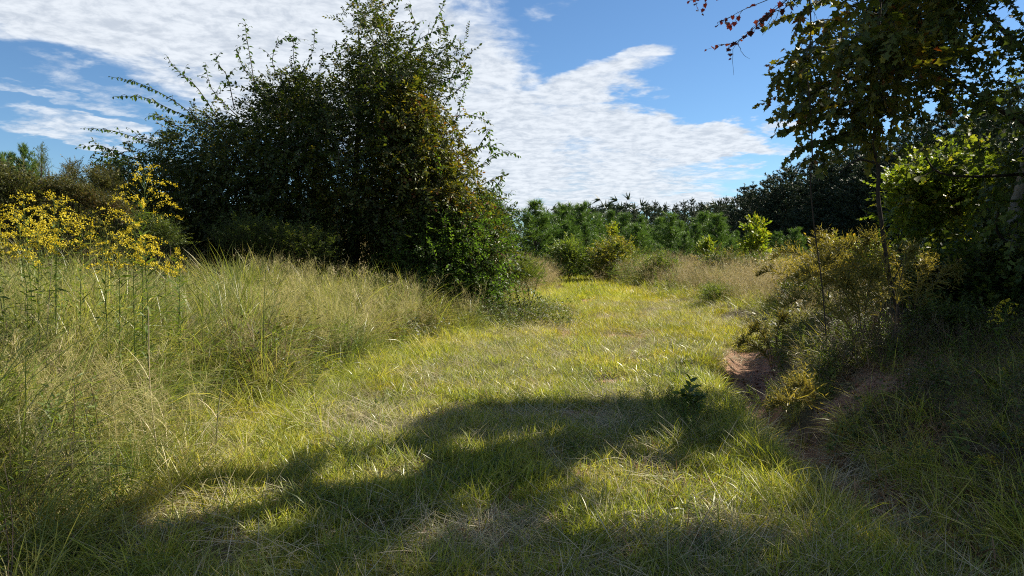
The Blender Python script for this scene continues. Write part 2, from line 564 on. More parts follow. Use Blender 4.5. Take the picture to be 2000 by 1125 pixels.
def maple_template():
    F3 = [(0, 1, 2), (0, 2, 3), (0, 3, 4), (0, 4, 5), (5, 6, 7), (5, 7, 8), (0, 5, 8)]
    mir = {0: 0, 8: 8}
    for k in range(1, 8):
        mir[k] = 8 + k
    F3 += [tuple(mir[i] for i in reversed(f)) for f in F3]
    return [(_mv, np.array(F3), 0)]


MAPLE = maple_template()
_ml = np.array([(0, 0, 0), (-.08, .42, .04), (.22, .27, .03), (.55, .42, .04), (.62, .16, .02), (1, 0, 0), (.62, -.16, .02), (.55, -.42, .04), (.22, -.27, .03), (-.08, -.42, .04)])
MAPLE_LO = [(_ml, np.array([(0, 1, 2), (0, 2, 3), (0, 3, 4), (0, 4, 5), (0, 5, 6), (0, 6, 7), (0, 7, 8), (0, 8, 9)]), 0)]


def shoot(r, n, L, leaf, lsize, droop=.25, sag=.25, petiole=0.0, twigw=.006, spread=1.0):
    """a leafy shoot along +x with leaves left and right; material 0 leaf, 1 twig"""
    s = Geo()
    u = np.linspace(0, 1, 4)
    ph = r.uniform(0, 6.28)
    path = np.stack([u * L, .06 * L * np.sin(u * 3 + ph), -sag * L * u ** 2], 1)
    s.tube(path, np.linspace(twigw, twigw * .4, 4), 3, 1)
    uu = np.linspace(.12, 1, n)
    P = np.stack([np.interp(uu, u, path[:, k]) for k in range(3)], 1)
    side = np.where(np.arange(n) % 2 == 0, 1.0, -1.0)
    D = np.stack([np.full(n, .55) + r.normal(0, .25, n), side * spread * (.8 + r.normal(0, .25, n)), -droop + r.normal(0, .3, n)], 1)
    D[-1] = (1, 0, -.2)
    S = lsize * r.uniform(.7, 1.15, n)
    R = frames(D, r.normal(0, .5, n))
    if petiole:
        P2 = P + norm(D) * petiole
        for a_, b_ in zip(P, P2):
            s.tube([a_, (a_ + b_) / 2, b_], .0015, 3, 1)
        P = P2
    s.inst(leaf, P, R, S)
    return s.template(), (P, R, S)


def blades(N, L, wd, tilt, curve, rad, r, n=3, mi=0, centre=None, aim=None):
    """N grass blades as bent tapering strips"""
    s = Geo()
    L = r.uniform(L[0], L[1], N); wd = r.uniform(wd[0], wd[1], N)
    psi = r.uniform(0, 2 * math.pi, N) if aim is None else r.normal(aim, .6, N)
    th0 = np.abs(r.uniform(tilt[0], tilt[1], N)); cv = r.uniform(curve[0], curve[1], N)
    rr = rad * np.sqrt(r.random(N)); ph = r.uniform(0, 6.28, N)
    base = np.stack([rr * np.cos(ph), rr * np.sin(ph), np.full(N, -.01)], 1)
    if centre is not None:
        base = centre
    pts = [base]
    for k in range(n):
        th = th0 + cv * (k + .5) / n
        d = np.stack([np.sin(th) * np.cos(psi), np.sin(th) * np.sin(psi), np.cos(th)], 1)
        pts.append(pts[-1] + d * (L / n)[:, None])
    side = np.stack([-np.sin(psi), np.cos(psi), np.zeros(N)], 1)
    tw = r.uniform(-.8, .8, N)
    side = side * np.cos(tw)[:, None] + np.array([0, 0, 1.0]) * np.sin(tw)[:, None]
    V = []
    for k in range(n):
        ww = wd * (1 - .55 * (k / n) ** 1.3) * (.75 if k == 0 else 1)
        V += [pts[k] - side * ww[:, None] / 2, pts[k] + side * ww[:, None] / 2]
    V.append(pts[n])
    V = np.stack(V, 1)
    m = 2 * n + 1
    q = np.array([(2 * k, 2 * k + 1, 2 * k + 3, 2 * k + 2) for k in range(n - 1)])
    off = (np.arange(N) * m)[:, None, None]
    VV = V.reshape(-1, 3)
    base_n = s.n
    s.V.append(VV.astype(np.float32)); s.n += len(VV)
    if len(q):
        s.F.append(((q[None] + off).reshape(-1, 4).astype(np.int32), mi))
    s.F.append(((np.array([(2 * n - 2, 2 * n - 1, 2 * n)])[None] + off).reshape(-1, 3).astype(np.int32), mi))
    return s


def merge(dst, src):
    for (F, mi) in src.F:
        dst.F.append((F + dst.n, mi))
    dst.V += src.V
    dst.n += src.n
    return dst


TMPL_COLLS = {}


def proto(coll, geo, mats):
    c = TMPL_COLLS.setdefault(coll, bpy.data.collections.new(coll))
    me = geo.mesh(coll, mats)
    o = bpy.data.objects.new(coll, me)
    c.objects.link(o)
    return c


_scatter_groups = {}


def scatter(name, coll, P, scl, tilt=0.12, label=None, cat=None):
    """stuff: thousands of tufts as instances on points"""
    n = len(P)
    me = bpy.data.meshes.new(name)
    me.vertices.add(n)
    me.vertices.foreach_set('co', P.astype(np.float32).ravel())
    rot = np.stack([rng.normal(0, tilt, n), rng.normal(0, tilt, n), rng.uniform(0, 6.28, n)], 1)
    a_ = me.attributes.new('rot', 'FLOAT_VECTOR', 'POINT'); a_.data.foreach_set('vector', rot.astype(np.float32).ravel())
    a_ = me.attributes.new('scl', 'FLOAT', 'POINT'); a_.data.foreach_set('value', np.asarray(scl, np.float32))
    a_ = me.attributes.new('idx', 'INT', 'POINT'); a_.data.foreach_set('value', rng.integers(0, len(coll.objects), n).astype(np.int32))
    o = link(name, me)
    tag(o, label, cat, kind='stuff')
    ng = bpy.data.node_groups.new(name + '_scatter', 'GeometryNodeTree')
    ng.interface.new_socket('Geometry', in_out='INPUT', socket_type='NodeSocketGeometry')
    ng.interface.new_socket('Geometry', in_out='OUTPUT', socket_type='NodeSocketGeometry')
    nn, ll = ng.nodes, ng.links
    gi, go = nn.new('NodeGroupInput'), nn.new('NodeGroupOutput')
    ci = nn.new('GeometryNodeCollectionInfo')
    ci.inputs['Collection'].default_value = coll
    ci.inputs['Separate Children'].default_value = True
    ci.inputs['Reset Children'].default_value = True
    ip = nn.new('GeometryNodeInstanceOnPoints')
    ip.inputs['Pick Instance'].default_value = True

    def attr(nm, ty):
        q = nn.new('GeometryNodeInputNamedAttribute'); q.data_type = ty; q.inputs['Name'].default_value = nm
        return [s_ for s_ in q.outputs if s_.enabled and s_.name == 'Attribute'][0]
    er = nn.new('FunctionNodeEulerToRotation')
    ll.new(attr('rot', 'FLOAT_VECTOR'), er.inputs[0])
    ll.new(gi.outputs[0], ip.inputs['Points'])
    ll.new(ci.outputs[0], ip.inputs['Instance'])
    ll.new(attr('idx', 'INT'), ip.inputs['Instance Index'])
    ll.new(er.outputs[0], ip.inputs['Rotation'])
    ll.new(attr('scl', 'FLOAT'), ip.inputs['Scale'])
    ll.new(ip.outputs[0], go.inputs[0])
    md = o.modifiers.new('scatter', 'NODES'); md.node_group = ng
    return o


# prototypes -----------------------------------------------------------------
for k in range(6):      # short mown grass
    s = blades(26, (.05, .15), (.004, .0075), (.25, 1.35), (.0, 1.0), .07, rng, 3, 0)
    c_short = proto('short_tuft', s, [M['grass']])
    s = blades(26, (.06, .16), (.004, .0075), (.25, 1.3), (.0, 1.0), .07, rng, 3, 0)
    c_yshort = proto('yellow_tuft', s, [M['yellow_grass']])
for k in range(4):      # low broad blades of crabgrass, greener and brighter
    s = blades(16, (.10, .24), (.007, .012), (.2, 1.0), (.2, 1.3), .06, rng, 3, 0)
    c_crab = proto('crab_tuft', s, [M['green_grass']])
for k in range(5):      # thatch lying flat
    s = blades(20, (.12, .42), (.0022, .0042), (1.15, 1.6), (-.5, .6), .12, rng, 3, 0)
    c_thatch = proto('thatch', s, [M['straw']])
for k in range(6):      # tall meadow grass, arching
    s = blades(44, (.45, 1.0), (.004, .008), (.05, .75), (.4, 1.9), .12, rng, 5, 0)
    merge(s, blades(10, (.3, .8), (.003, .006), (.5, 1.3), (.1, 1.0), .14, rng, 4, 1))
    c_tall = proto('tall_tuft', s, [M['green_grass'], M['straw']])
for k in range(4):      # rank broad-bladed grass and bleached dead grass of the meadow
    s = blades(14, (.6, 1.35), (.009, .016), (.05, .6), (.3, 1.7), .07, rng, 6, 0)
    c_rank = proto('rank_tuft', s, [M['green_grass']])
    s = blades(16, (.4, 1.0), (.004, .008), (.2, 1.2), (.1, 1.4), .12, rng, 4, 0)
    c_bleach = proto('bleached_tuft', s, [M['straw']])
    s = blades(26, (.04, .12), (.004, .008), (.4, 1.4), (.0, 1.0), .08, rng, 3, 0)
    c_rust = proto('rusty_tuft', s, [M['rust_grass']])
for k in range(5):      # half-high grass at the mown edge
    s = blades(40, (.18, .48), (.004, .008), (.1, 1.1), (.3, 1.5), .12, rng, 4, 0)
    merge(s, blades(8, (.2, .5), (.003, .005), (.6, 1.4), (.0, .8), .12, rng, 3, 1))
    c_half = proto('half_tuft', s, [M['grass'], M['straw']])


def panicle_culms(nst, H, r, dense=26, mi=0, tilt=.45, curve=(.1, 1.0), blen=(.05, .16), wb=(.0016, .003)):
    s = Geo()
    for q in range(nst):
        h = r.uniform(*H); psi = r.uniform(0, 6.28); th = r.uniform(.02, tilt); cv = r.uniform(*curve)
        b = np.array([r.normal(0, .05), r.normal(0, .05), 0])
        pts = [b]
        for j in range(6):
            a_ = th + cv * ((j + .5) / 6) ** 2
            pts.append(pts[-1] + h / 6 * np.array([math.sin(a_) * math.cos(psi), math.sin(a_) * math.sin(psi), math.cos(a_)]))
        pts = np.array(pts)
        s.tube(pts, np.linspace(.0022, .0008, 7), 3, mi)
        u = r.uniform(.5, 1.0, dense)
        P = np.stack([np.interp(u, np.linspace(0, 1, 7), pts[:, j]) for j in range(3)], 1)
        bl = blades(dense, blen, wb, (.3, 1.3), (-.1, .9), .1, r, 2, mi, centre=P)
        merge(s, bl)
    return s


for k in range(5):
    c_pan = proto('airy_panicle', panicle_culms(6, (.6, 1.15), rng, 30, blen=(.05, .18)), [M['panicle']])
    c_bpan = proto('brown_panicle', panicle_culms(8, (.5, .95), rng, 22, blen=(.04, .12)), [M['brown_panicle']])


def leafy_stem(r, h, nl, leaf, lsize, elev=.4, mi_leaf=0, mi_stem=1, lean=.15, rad=.004):
    s = Geo()
    psi = r.uniform(0, 6.28); u = np.linspace(0, 1, 6)
    path = np.stack([lean * h * u ** 2 * math.cos(psi), lean * h * u ** 2 * math.sin(psi), h * u], 1)
    s.tube(path, np.linspace(rad, rad * .4, 6), 4, mi_stem)
    uu = np.linspace(.12, 1, nl)
    P = np.stack([np.interp(uu, u, path[:, j]) for j in range(3)], 1)
    a_ = np.arange(nl) * 2.4 + r.uniform(0, 6)
    e_ = elev + r.normal(0, .35, nl)
    D = np.stack([np.cos(a_) * np.cos(e_), np.sin(a_) * np.cos(e_), np.sin(e_)], 1)
    s.inst([(V, F, mi_leaf) for V, F, _ in leaf], P, frames(D, r.normal(0, .4, nl)), lsize * r.uniform(.6, 1.2, nl) * (1.15 - .5 * uu))
    return s


for k in range(5):      # leafy undergrowth: vines, seedlings, blackberry
    s = Geo()
    for q in range(5):
        tt = leafy_stem(rng, rng.uniform(.25, .6), 13, LEAF, .075, .2, lean=.8, rad=.003)
        tt.V = [v + np.array([rng.normal(0, .1), rng.normal(0, .1), -.02], np.float32) for v in tt.V]
        merge(s, tt)
    c_under = proto('undergrowth_sprig', s, [M['brush_leaf'], M['dead_stem']])
    s = Geo()
    for q in range(5):
        tt = leafy_stem(rng, rng.uniform(.2, .5), 12, LEAF, .07, .15, lean=.7, rad=.003)
        tt.V = [v + np.array([rng.normal(0, .1), rng.normal(0, .1), -.02], np.float32) for v in tt.V]
        merge(s, tt)
    c_green = proto('green_sprig', s, [M['deep_leaf'], M['dead_stem']])
    s = Geo()
    for q in range(3):
        tt = leafy_stem(rng, rng.uniform(.45, .85), 34, LANCE, .09, .5, lean=.25, rad=.0035)
        tt.V = [v + np.array([rng.normal(0, .07), rng.normal(0, .07), -.02], np.float32) for v in tt.V]
        merge(s, tt)
    c_weed = proto('lance_weed', s, [M['weed'], M['dead_stem']])
for k in range(4):      # dark dead herb stems
    s = panicle_culms(7, (.35, .8), rng, 12, tilt=.8, curve=(.0, .8), blen=(.06, .2), wb=(.002, .004))
    c_dead = proto('dead_herb', s, [M['dead_stem']])


def ground_pts(n, x0, x1, y0, y1, keep=None, wedge=True, z=0.0):
    """random points on the ground, density falling with distance squared-ish is left to the caller"""
    x = rng.uniform(x0, x1, n); y = rng.uniform(y0, y1, n)
    k = np.ones(n, bool)
    if wedge:
        k &= np.abs(x) < .74 * y + 1.2
    if keep is not None:
        k &= rng.random(n) < keep(x, y)
    x, y = x[k], y[k]
    return np.stack([x, y, height(x, y) + z], 1)


def pathness(x, y):
    wob = 1.5 * (fbm(x * .9, y * .9) - .5)
    ed = np.interp(y, [0, 10, 30, 60], [.35, .45, .8, 1.2])
    a_ = sm((x - left_edge(y) + wob + ed / 2) / ed)
    b_ = sm((right_edge(y) - x + wob + ed / 2) / ed)
    return a_ * b_


def bare(x, y):
    return np.clip(clayness(x, y) * 1.7, 0, 1)


def in_bush(x, y):      # nothing tall grows under the big thicket
    return (((x + 3.6) / 5.2) ** 2 + ((y - 18) / 3.2) ** 2) < 1


def sun_gap(x, y):      # herbs thinned towards the sun so its light reaches the gully floor
    k = np.ones(np.shape(x))
    for (a_, b_, r_) in [(2.62, 6.75, .38), (3.05, 9.3, .5), (2.8, 8.3, .25)]:
        for q_ in np.linspace(0, 1.1, 7):
            k = np.where((x - a_ - .87 * q_) ** 2 + (y - b_ - .5 * q_) ** 2 < r_ * r_, .06, k)
    return k


def shaded_right(x, y):
    return sm((x - gully_x(y) - .25) / .5) * (y < 13)


# short grass
P1 = ground_pts(52000, -3.8, 5, 2.2, 10, lambda x, y: (pathness(x, y) * .95 + .05) * (1 - bare(x, y)) * (1 - .75 * shaded_right(x, y)) * (.15 + .85 * sm((fbm(x * 1.9 + 4, y * 1.9) - .38) / .22)))
P2 = ground_pts(42000, -3, 8.5, 10, 24, lambda x, y: pathness(x, y) * (1 - bare(x, y)))
P3 = ground_pts(16000, 0, 9, 24, 66, lambda x, y: pathness(x, y))
yel = lambda P: rng.random(len(P)) < np.clip(.18 + .62 * sm((P[:, 1] - 9) / 6) * sm((P[:, 0] - left_edge(P[:, 1]) - .8) / 2.0) + 1.2 * (fbm(P[:, 0] * .7 + 3, P[:, 1] * .7) - .55), 0.05, .92)
pts = np.concatenate([P1, P2, P3])
sc = np.concatenate([rng.uniform(.5, 1.25, len(P1)), rng.uniform(.8, 1.5, len(P2)), rng.uniform(1.5, 2.6, len(P3))])
sc = sc * (.45 + 1.1 * fbm(pts[:, 0] * 2.6, pts[:, 1] * 2.6, 2)) * np.where(pts[:, 1] < 24, 1, 1.0)
yy = yel(pts)
scatter('mown_grass', c_short, pts[~yy], sc[~yy], tilt=.3)
scatter('yellow_mown_grass', c_yshort, pts[yy], sc[yy], tilt=.3)
P = ground_pts(15000, -4, 5, 2.4, 13, lambda x, y: pathness(x, y) * (1 - bare(x, y)) * (.15 + .85 * sm((fbm(x * .9 + 40, y * .9) - .42) / .2)) * (1 - .6 * shaded_right(x, y)))
scatter('crabgrass', c_crab, P, rng.uniform(.5, 1.15, len(P)))
P = ground_pts(34000, -4.5, 7, 2.4, 22, lambda x, y: (.15 + .85 * pathness(x, y)) * (.25 + .75 * sm((fbm(x * .8 + 80, y * .8) - .34) / .25)) * (1 - .6 * bare(x, y)), z=.03)
scatter('cut_straw', c_thatch, P, rng.uniform(.5, 1.3, len(P)), tilt=.2)

P = ground_pts(14000, -4, 8, 2.4, 34, lambda x, y: pathness(x, y) * sm((fbm(x * 1.3 + 60, y * 1.1) - .43) / .10) * (1 - bare(x, y)))
scatter('rank_tufts', c_half, P, rng.uniform(.2, .65, len(P)) * np.interp(P[:, 1], [5, 25], [.9, 1.5]), tilt=.35)
P = ground_pts(2500, -4, 7, 2.4, 14, lambda x, y: pathness(x, y) * sm((fbm(x * .8 + 160, y * .8) - .5) / .1))
scatter('broadleaf_ground_cover', c_green, P, rng.uniform(.12, .3, len(P)), tilt=.2)
P = ground_pts(26000, -4, 8, 3, 40, lambda x, y: pathness(x, y) * (1 - bare(x, y)) * sm((fbm(x * .7 + 11, y * .45 + 5) - .46) / .07) * np.interp(y, [3, 12, 40], [1, .8, .4]))
scatter('rusty_dead_grass', c_rust, P, rng.uniform(.7, 1.4, len(P)) * np.interp(P[:, 1], [10, 40], [1, 2]), tilt=.3)
# half-high grass along both edges and over the right bank
P = ground_pts(15000, -5, 9, 2.2, 26, lambda x, y: np.clip(1.0 * (sm((left_edge(y) + .9 - x) / .7)) * sm((x - left_edge(y) + 1.8) / 1.2) + .35 * sm((x - right_edge(y)) / .8) + .5 * shaded_right(x, y) * fbm(x, y), 0, 1) * (1 - bare(x, y)) * .55)
scatter('edge_grass', c_half, P, rng.uniform(.6, 1.15, len(P)))
# grass on the gully shoulders
P = ground_pts(2600, 1.5, 4.6, 3.0, 9.5, lambda x, y: np.exp(-((np.abs(x - gully_x(y)) - .50) / .15) ** 2) * .75 * sun_gap(x, y))
scatter('gully_grass', c_half, P, rng.uniform(.45, .95, len(P)), tilt=.3)

# tall meadow grass on the left
left_tall = lambda x, y: sm((left_edge(y) - .15 - x + 1.5 * (fbm(x * .9, y * .9) - .5)) / .8) * (~in_bush(x, y)) * (1 - .93 * sm((-4.6 - x) / .8) * sm((y - 9.6) / .8))
P = ground_pts(15500, -10.5, 1.5, 2.3, 17.5, lambda x, y: left_tall(x, y) * .95)
scatter('tall_meadow_grass', c_tall, P, rng.uniform(.65, 1.1, len(P)) * (.45 + 1.25 * fbm(P[:, 0] * 1.5, P[:, 1] * 1.5, 2)) * (.72 + .38 * sm((left_edge(P[:, 1]) - P[:, 0]) / 1.4)), tilt=.22)
P = ground_pts(700, -9, .5, 2.6, 14, lambda x, y: left_tall(x, y) * sm((fbm(x * .9 + 33, y * .9) - .42) / .15))
scatter('rank_bladed_grass', c_rank, P, rng.uniform(.7, 1.15, len(P)), tilt=.2)
P = ground_pts(3000, -9, 1.5, 2.6, 17, lambda x, y: left_tall(x, y) * sm((fbm(x * 1.2 + 133, y * 1.2) - .4) / .15))
scatter('bleached_grass', c_bleach, P, rng.uniform(.6, 1.15, len(P)), tilt=.35)
P = ground_pts(9500, -10.5, 2.5, 2.3, 18, lambda x, y: left_tall(x, y) * sm((fbm(x * .7 + 7, y * .7) - .33) / .2) * .8 * (.35 + .65 * sm((y - 3.5) / 2)))
scatter('panicle_grass', c_pan, P, rng.uniform(.65, 1.1, len(P)), tilt=.2)
P = ground_pts(6500, -9, 3, 3, 18, lambda x, y: left_tall(x, y) * sm((fbm(x * .6 + 70, y * .6) - .45) / .12) * sm((y - 5) / 1.5))
scatter('brown_panicle_grass', c_bpan, P, rng.uniform(.7, 1.1, len(P)), tilt=.2)
P = ground_pts(7000, -9, 0, 2.8, 15, lambda x, y: left_tall(x, y) * sm((fbm(x * .9 + 20, y * .9) - .42) / .12))
scatter('leafy_weeds', c_weed, P, rng.uniform(.55, 1.15, len(P)), tilt=.25)
P = ground_pts(1600, -9, 0, 2.8, 16, lambda x, y: left_tall(x, y) * sm((fbm(x * 1.1 + 220, y * 1.1) - .5) / .08))
scatter('brown_dead_herbs', c_dead, P, rng.uniform(.9, 1.6, len(P)), tilt=.25)
P = ground_pts(1500, -9, 0, 2.8, 16, lambda x, y: left_tall(x, y) * sm((fbm(x * 1.1 + 320, y * 1.1) - .5) / .08))
scatter('meadow_vines', c_under, P, rng.uniform(.8, 1.4, len(P)), tilt=.3)
# the meadow beyond
farf = lambda x, y: np.clip(sm((x - right_edge(y) - .1) / 1.6) + sm((left_edge(y) - .2 - x) / 1.2) * (y > 19), 0, 1)
P = ground_pts(24000, -2, 30, 11, 38, lambda x, y: farf(x, y) * .8 * (x < .72 * y))
scatter('far_meadow_grass', c_half, P, rng.uniform(.8, 1.5, len(P)))
P = ground_pts(26000, -2, 34, 11, 42, lambda x, y: farf(x, y) * (.45 + .55 * sm((fbm(x * .25 + 5, y * .25) - .35) / .2)))
scatter('far_brown_grass', c_bpan, P, rng.uniform(.7, 1.4, len(P)) * (.6 + .7 * fbm(P[:, 0] * .5, P[:, 1] * .5)) * np.interp(P[:, 1], [12, 30], [.8, 1.15]), tilt=.25)
P = ground_pts(15000, -12, 60, 36, 85, lambda x, y: farf(x, y))
scatter('distant_meadow_grass', c_bpan, P, rng.uniform(1.0, 1.7, len(P)), tilt=.25)
P = ground_pts(8000, -1, 34, 12, 60, lambda x, y: farf(x, y) * sm((fbm(x * .3 + 50, y * .3) - .45) / .12) * .7)
h_ = rng.random(len(P)) < .55
scatter('meadow_brush', c_under, P[~h_], rng.uniform(1.0, 1.9, (~h_).sum()))
scatter('meadow_weeds', c_weed, P[h_], rng.uniform(.9, 1.7, h_.sum()))

for k in range(4):
    s = Geo()
    for q in range(7):
        u_ = rand_dir(8) * rng.uniform(.006, .022)
        c0 = np.array([rng.normal(0, .09), rng.normal(0, .09), .0])
        a8 = np.array([(-1, -1, -1), (1, -1, -1), (1, 1, -1), (-1, 1, -1), (-1, -1, 1), (1, -1, 1), (1, 1, 1), (-1, 1, 1)]) * rng.uniform(.006, .02) * rng.uniform(.6, 1.1, (8, 3))
        s.add(a8 @ frames(rand_dir(1))[0].T + c0, [(0, 3, 2, 1), (4, 5, 6, 7), (0, 1, 5, 4), (1, 2, 6, 5), (2, 3, 7, 6), (3, 0, 4, 7)])
    c_clod = proto('soil_clods', s, [M['clod']])
P = ground_pts(5000, -1.5, 6, 3, 11, lambda x, y: (clayness(x, y) > .45) * .8)
scatter('soil_clods', c_clod, P, rng.uniform(.3, .9, len(P)), tilt=.15)
P = ground_pts(1500, 2.2, 5, 3.5, 10, lambda x, y: np.clip(clayness(x, y) * .9, 0, 1))
scatter('litter_on_clay', c_thatch, P, rng.uniform(.3, .8, len(P)), tilt=.2)

# undergrowth: left mound, foot of the thicket, dark right bank
P = ground_pts(9000, -20, -4.2, 9.5, 19, lambda x, y: sm((-4.3 - x) / 1.0) * (.9), wedge=False)
scatter('bank_undergrowth', c_under, P, rng.uniform(.5, 1.15, len(P)), tilt=.4)
P = ground_pts(3200, -18, -4.2, 9.8, 16, lambda x, y: sm((-4.6 - x) / 1.0) * .8, wedge=False)
scatter('bank_dead_herbs', c_dead, P, rng.uniform(.5, 1.0, len(P)), tilt=.4)
P = ground_pts(4200, -8.5, 1.5, 14, 19.5, lambda x, y: np.exp(-(((x + 4.3) / 4.2) ** 4 + ((y - 17) / 2.2) ** 4)))
scatter('thicket_undergrowth', c_green, P, rng.uniform(.7, 1.4, len(P)), tilt=.4)
P = ground_pts(8000, 2.8, 11, 3, 15, lambda x, y: np.maximum(shaded_right(x, y), sm((x - 6.2) / 1)) * (1 - bare(x, y)) * .75 * sun_gap(x, y) * sm((fbm(x * .8 + 9, y * .8) - .25) / .3), wedge=False)
scatter('right_bank_undergrowth', c_green, P, rng.uniform(.35, .9, len(P)), tilt=.4)
P = ground_pts(6000, 2.0, 8, 2.6, 12, lambda x, y: np.maximum(shaded_right(x, y), (x > 2.2) * (y < 6)) * sm((fbm(x * 1.3 + 90, y * 1.3) - .42) / .12) * sun_gap(x, y))
scatter('right_bank_brown_turf', c_rust, P, rng.uniform(.8, 1.9, len(P)), tilt=.35)
P = ground_pts(3000, 2.6, 8, 2.8, 12, lambda x, y: shaded_right(x, y) * (1 - .6 * bare(x, y)) * .6 * sun_gap(x, y))
scatter('right_bank_dead_herbs', c_dead, P, rng.uniform(.3, .6, len(P)), tilt=.5)
P = ground_pts(1300, 2.6, 8, 3, 12, lambda x, y: shaded_right(x, y) * (1 - .8 * bare(x, y)) * .6 * sun_gap(x, y))
scatter('right_bank_grass', c_half, P, rng.uniform(.3, .75, len(P)), tilt=.4)

# ------------------------------------------------------------------ trees and shrubs
# openings cut into the tree crowns to put sunspots on the foreground (ground x, y, radius)
SUNSPOTS = [(1.35, 4.7, .62), (.8, 5.2, .5), (-1.0, 5.2, .6), (-.4, 5.9, .35), (-1.9, 4.5, .35), (1.9, 5.8, .3), (.3, 4.9, .25), (-.5, 4.1, .2), (2.62, 6.75, .42), (3.05, 9.3, .6), (3.6, 9.0, .4), (3.4, 7.9, .3), (-1.9, 5.3, .5), (1.2, 5.9, .4), (.75, 4.3, .4), (1.7, 4.9, .35), (-.3, 5.7, .3), (-1.2, 6.0, .5), (-.2, 4.6, .25), (-1.3, 4.2, .3), (3.4, 8.3, .35), (2.4, 5.7, .22), (-2.5, 6.3, 1.25), (-1.5, 6.9, .8), (-.9, 5.2, .55), (1.0, 5.0, .55), (1.45, 4.5, .4), (1.6, 5.4, .35), (2.55, 6.6, .3), (3.1, 9.4, .55), (-1.6, 4.7, .3), (.2, 6.1, .3), (.45, 4.2, .22), (-2.6, 4.6, .35), (2.1, 7.2, .3)]


def shadow_ok(P, spots_only=False):
    """drop sprays whose shadow would fall on ground meant to be sunlit"""
    k = (P[:, 2] - .15) / SUN_DIR[2]
    gx, gy = P[:, 0] - SUN_DIR[0] * k, P[:, 1] - SUN_DIR[1] * k
    ok = np.ones(len(P), bool)
    for (x, y, r) in SUNSPOTS:
        ok &= ((gx - x) ** 2 + (gy - y) ** 2) > (r * (.62 if y < 6 and x > -2.2 else .9)) ** 2
    if spots_only:
        return ok
    lit = (gy > 7.5 + .7 * fbm(gx * 2, gy * 2)) & (gx < 2.7) | (gy > 5.9 + .8 * fbm(gx * 1.5, gy * 1.5)) & (gx < -1.0) | (gy > 4.6 + .9 * fbm(gx * 1.5, gy * 1.5)) & (gx < -1.7) | (gy > 3.3 + .8 * fbm(gx * 1.5, gy * 1.5)) & (gx < -2.6) | (gy > 9.2) & (gx < 4.4) | (gy > 11.5) & (gx < 6.5)
    return ok & ~lit


def pip(px, py, poly):
    poly = np.asarray(poly, float)
    inside = np.zeros(len(px), bool)
    d = np.full(len(px), 1e9)
    n = len(poly)
    for i in range(n):
        x1, y1 = poly[i]; x2, y2 = poly[(i + 1) % n]
        c = ((y1 > py) != (y2 > py)) & (px < (x2 - x1) * (py - y1) / (y2 - y1 + 1e-12) + x1)
        inside ^= c
        ex, ey = x2 - x1, y2 - y1
        t_ = np.clip(((px - x1) * ex + (py - y1) * ey) / (ex * ex + ey * ey), 0, 1)
        d = np.minimum(d, np.hypot(px - x1 - t_ * ex, py - y1 - t_ * ey))
    return inside, d


def crown_points(poly, y0, thick, n, bulge=180, gaps=.0, gscale=60, inset=0.0):
    """cluster centres filling a crown whose outline is given at distance y0"""
    poly = np.asarray(poly, float)
    lo, hi = poly.min(0), poly.max(0)
    out = []
    cnt = 0
    while cnt < n:
        px = rng.uniform(lo[0], hi[0], n); py = rng.uniform(lo[1], hi[1], n)
        ins, d = pip(px, py, poly)
        ins &= d > inset
        if gaps:
            ins &= (fbm(px / gscale + 3, py / gscale + 8) > gaps * np.interp(d, [0, 120], [1, .75]))
        px, py, d = px[ins], py[ins], d[ins]
        tt = thick * np.sqrt(1 - (1 - np.clip(d / bulge, 0.02, 1)) ** 2)
        u = rng.uniform(-1, 1, len(px)); u = np.sign(u) * np.abs(u) ** .6
        yy_ = y0 + u * tt
        if not len(px): inset *= .9; continue
        Q = np.array([at(a_, b_, c_) for a_, b_, c_ in zip(px, py, yy_)])
        out.append(Q); cnt += len(Q)
    return np.concatenate(out)[:n]


def grow(geo, C, per, tmpls, spread, smin, smax, out=.7, up=.25, centre=None, flt=None, store=None):
    """leafy shoots around every cluster centre"""
    if centre is None:
        centre = C.mean(0)
    ext = np.maximum(C.std(0), .2)
    n = len(C) * per
    P = np.repeat(C, per, 0) + rng.normal(0, spread, (n, 3))
    if flt is not None:
        k = flt(P); P = P[k]; n = len(P)
    nrm = norm((P - centre) / ext)
    D = norm(nrm * out + rand_dir(n) * .8 + np.array([0, 0, up]))
    S = rng.uniform(smin, smax, n)
    if flt is not None:
        k = flt(P + D * (S * .25)[:, None]) & flt(P + D * (S * .5)[:, None] - (0, 0, .08))
        P, D, S = P[k], D[k], S[k]; n = len(P)
    R = frames(D, rng.normal(0, .5, n))
    ti = rng.integers(0, len(tmpls), n)
    for q, tp in enumerate(tmpls):
        k = ti == q
        if k.any():
            geo.inst(tp, P[k], R[k], S[k])
    return P


def wiggle(p0, p1, n=8, amp=.06, sag=0.0, r=rng):
    u = np.linspace(0, 1, n)[:, None]
    p0, p1 = np.asarray(p0, float), np.asarray(p1, float)
    L = np.linalg.norm(p1 - p0)
    q = p0 + (p1 - p0) * u
    w_ = np.cumsum(r.normal(0, amp * L / math.sqrt(n), (n, 3)), 0) * np.sin(u * math.pi)
    q = q + w_
    q[:, 2] -= sag * L * 4 * (u * (1 - u))[:, 0]
    return q


def spline(pts, n=16):
    pts = np.asarray(pts, float)
    m_ = len(pts)
    P = np.vstack([2 * pts[0] - pts[1], pts, 2 * pts[-1] - pts[-2]])
    out = []
    for u in np.linspace(0, m_ - 1 - 1e-6, n):
        i = int(u); f = u - i
        a_, b_, c_, d_ = P[i], P[i + 1], P[i + 2], P[i + 3]
        out.append(.5 * (2 * b_ + (c_ - a_) * f + (2 * a_ - 5 * b_ + 4 * c_ - d_) * f * f + (3 * b_ - a_ - 3 * c_ + d_) * f ** 3))
    return np.array(out)


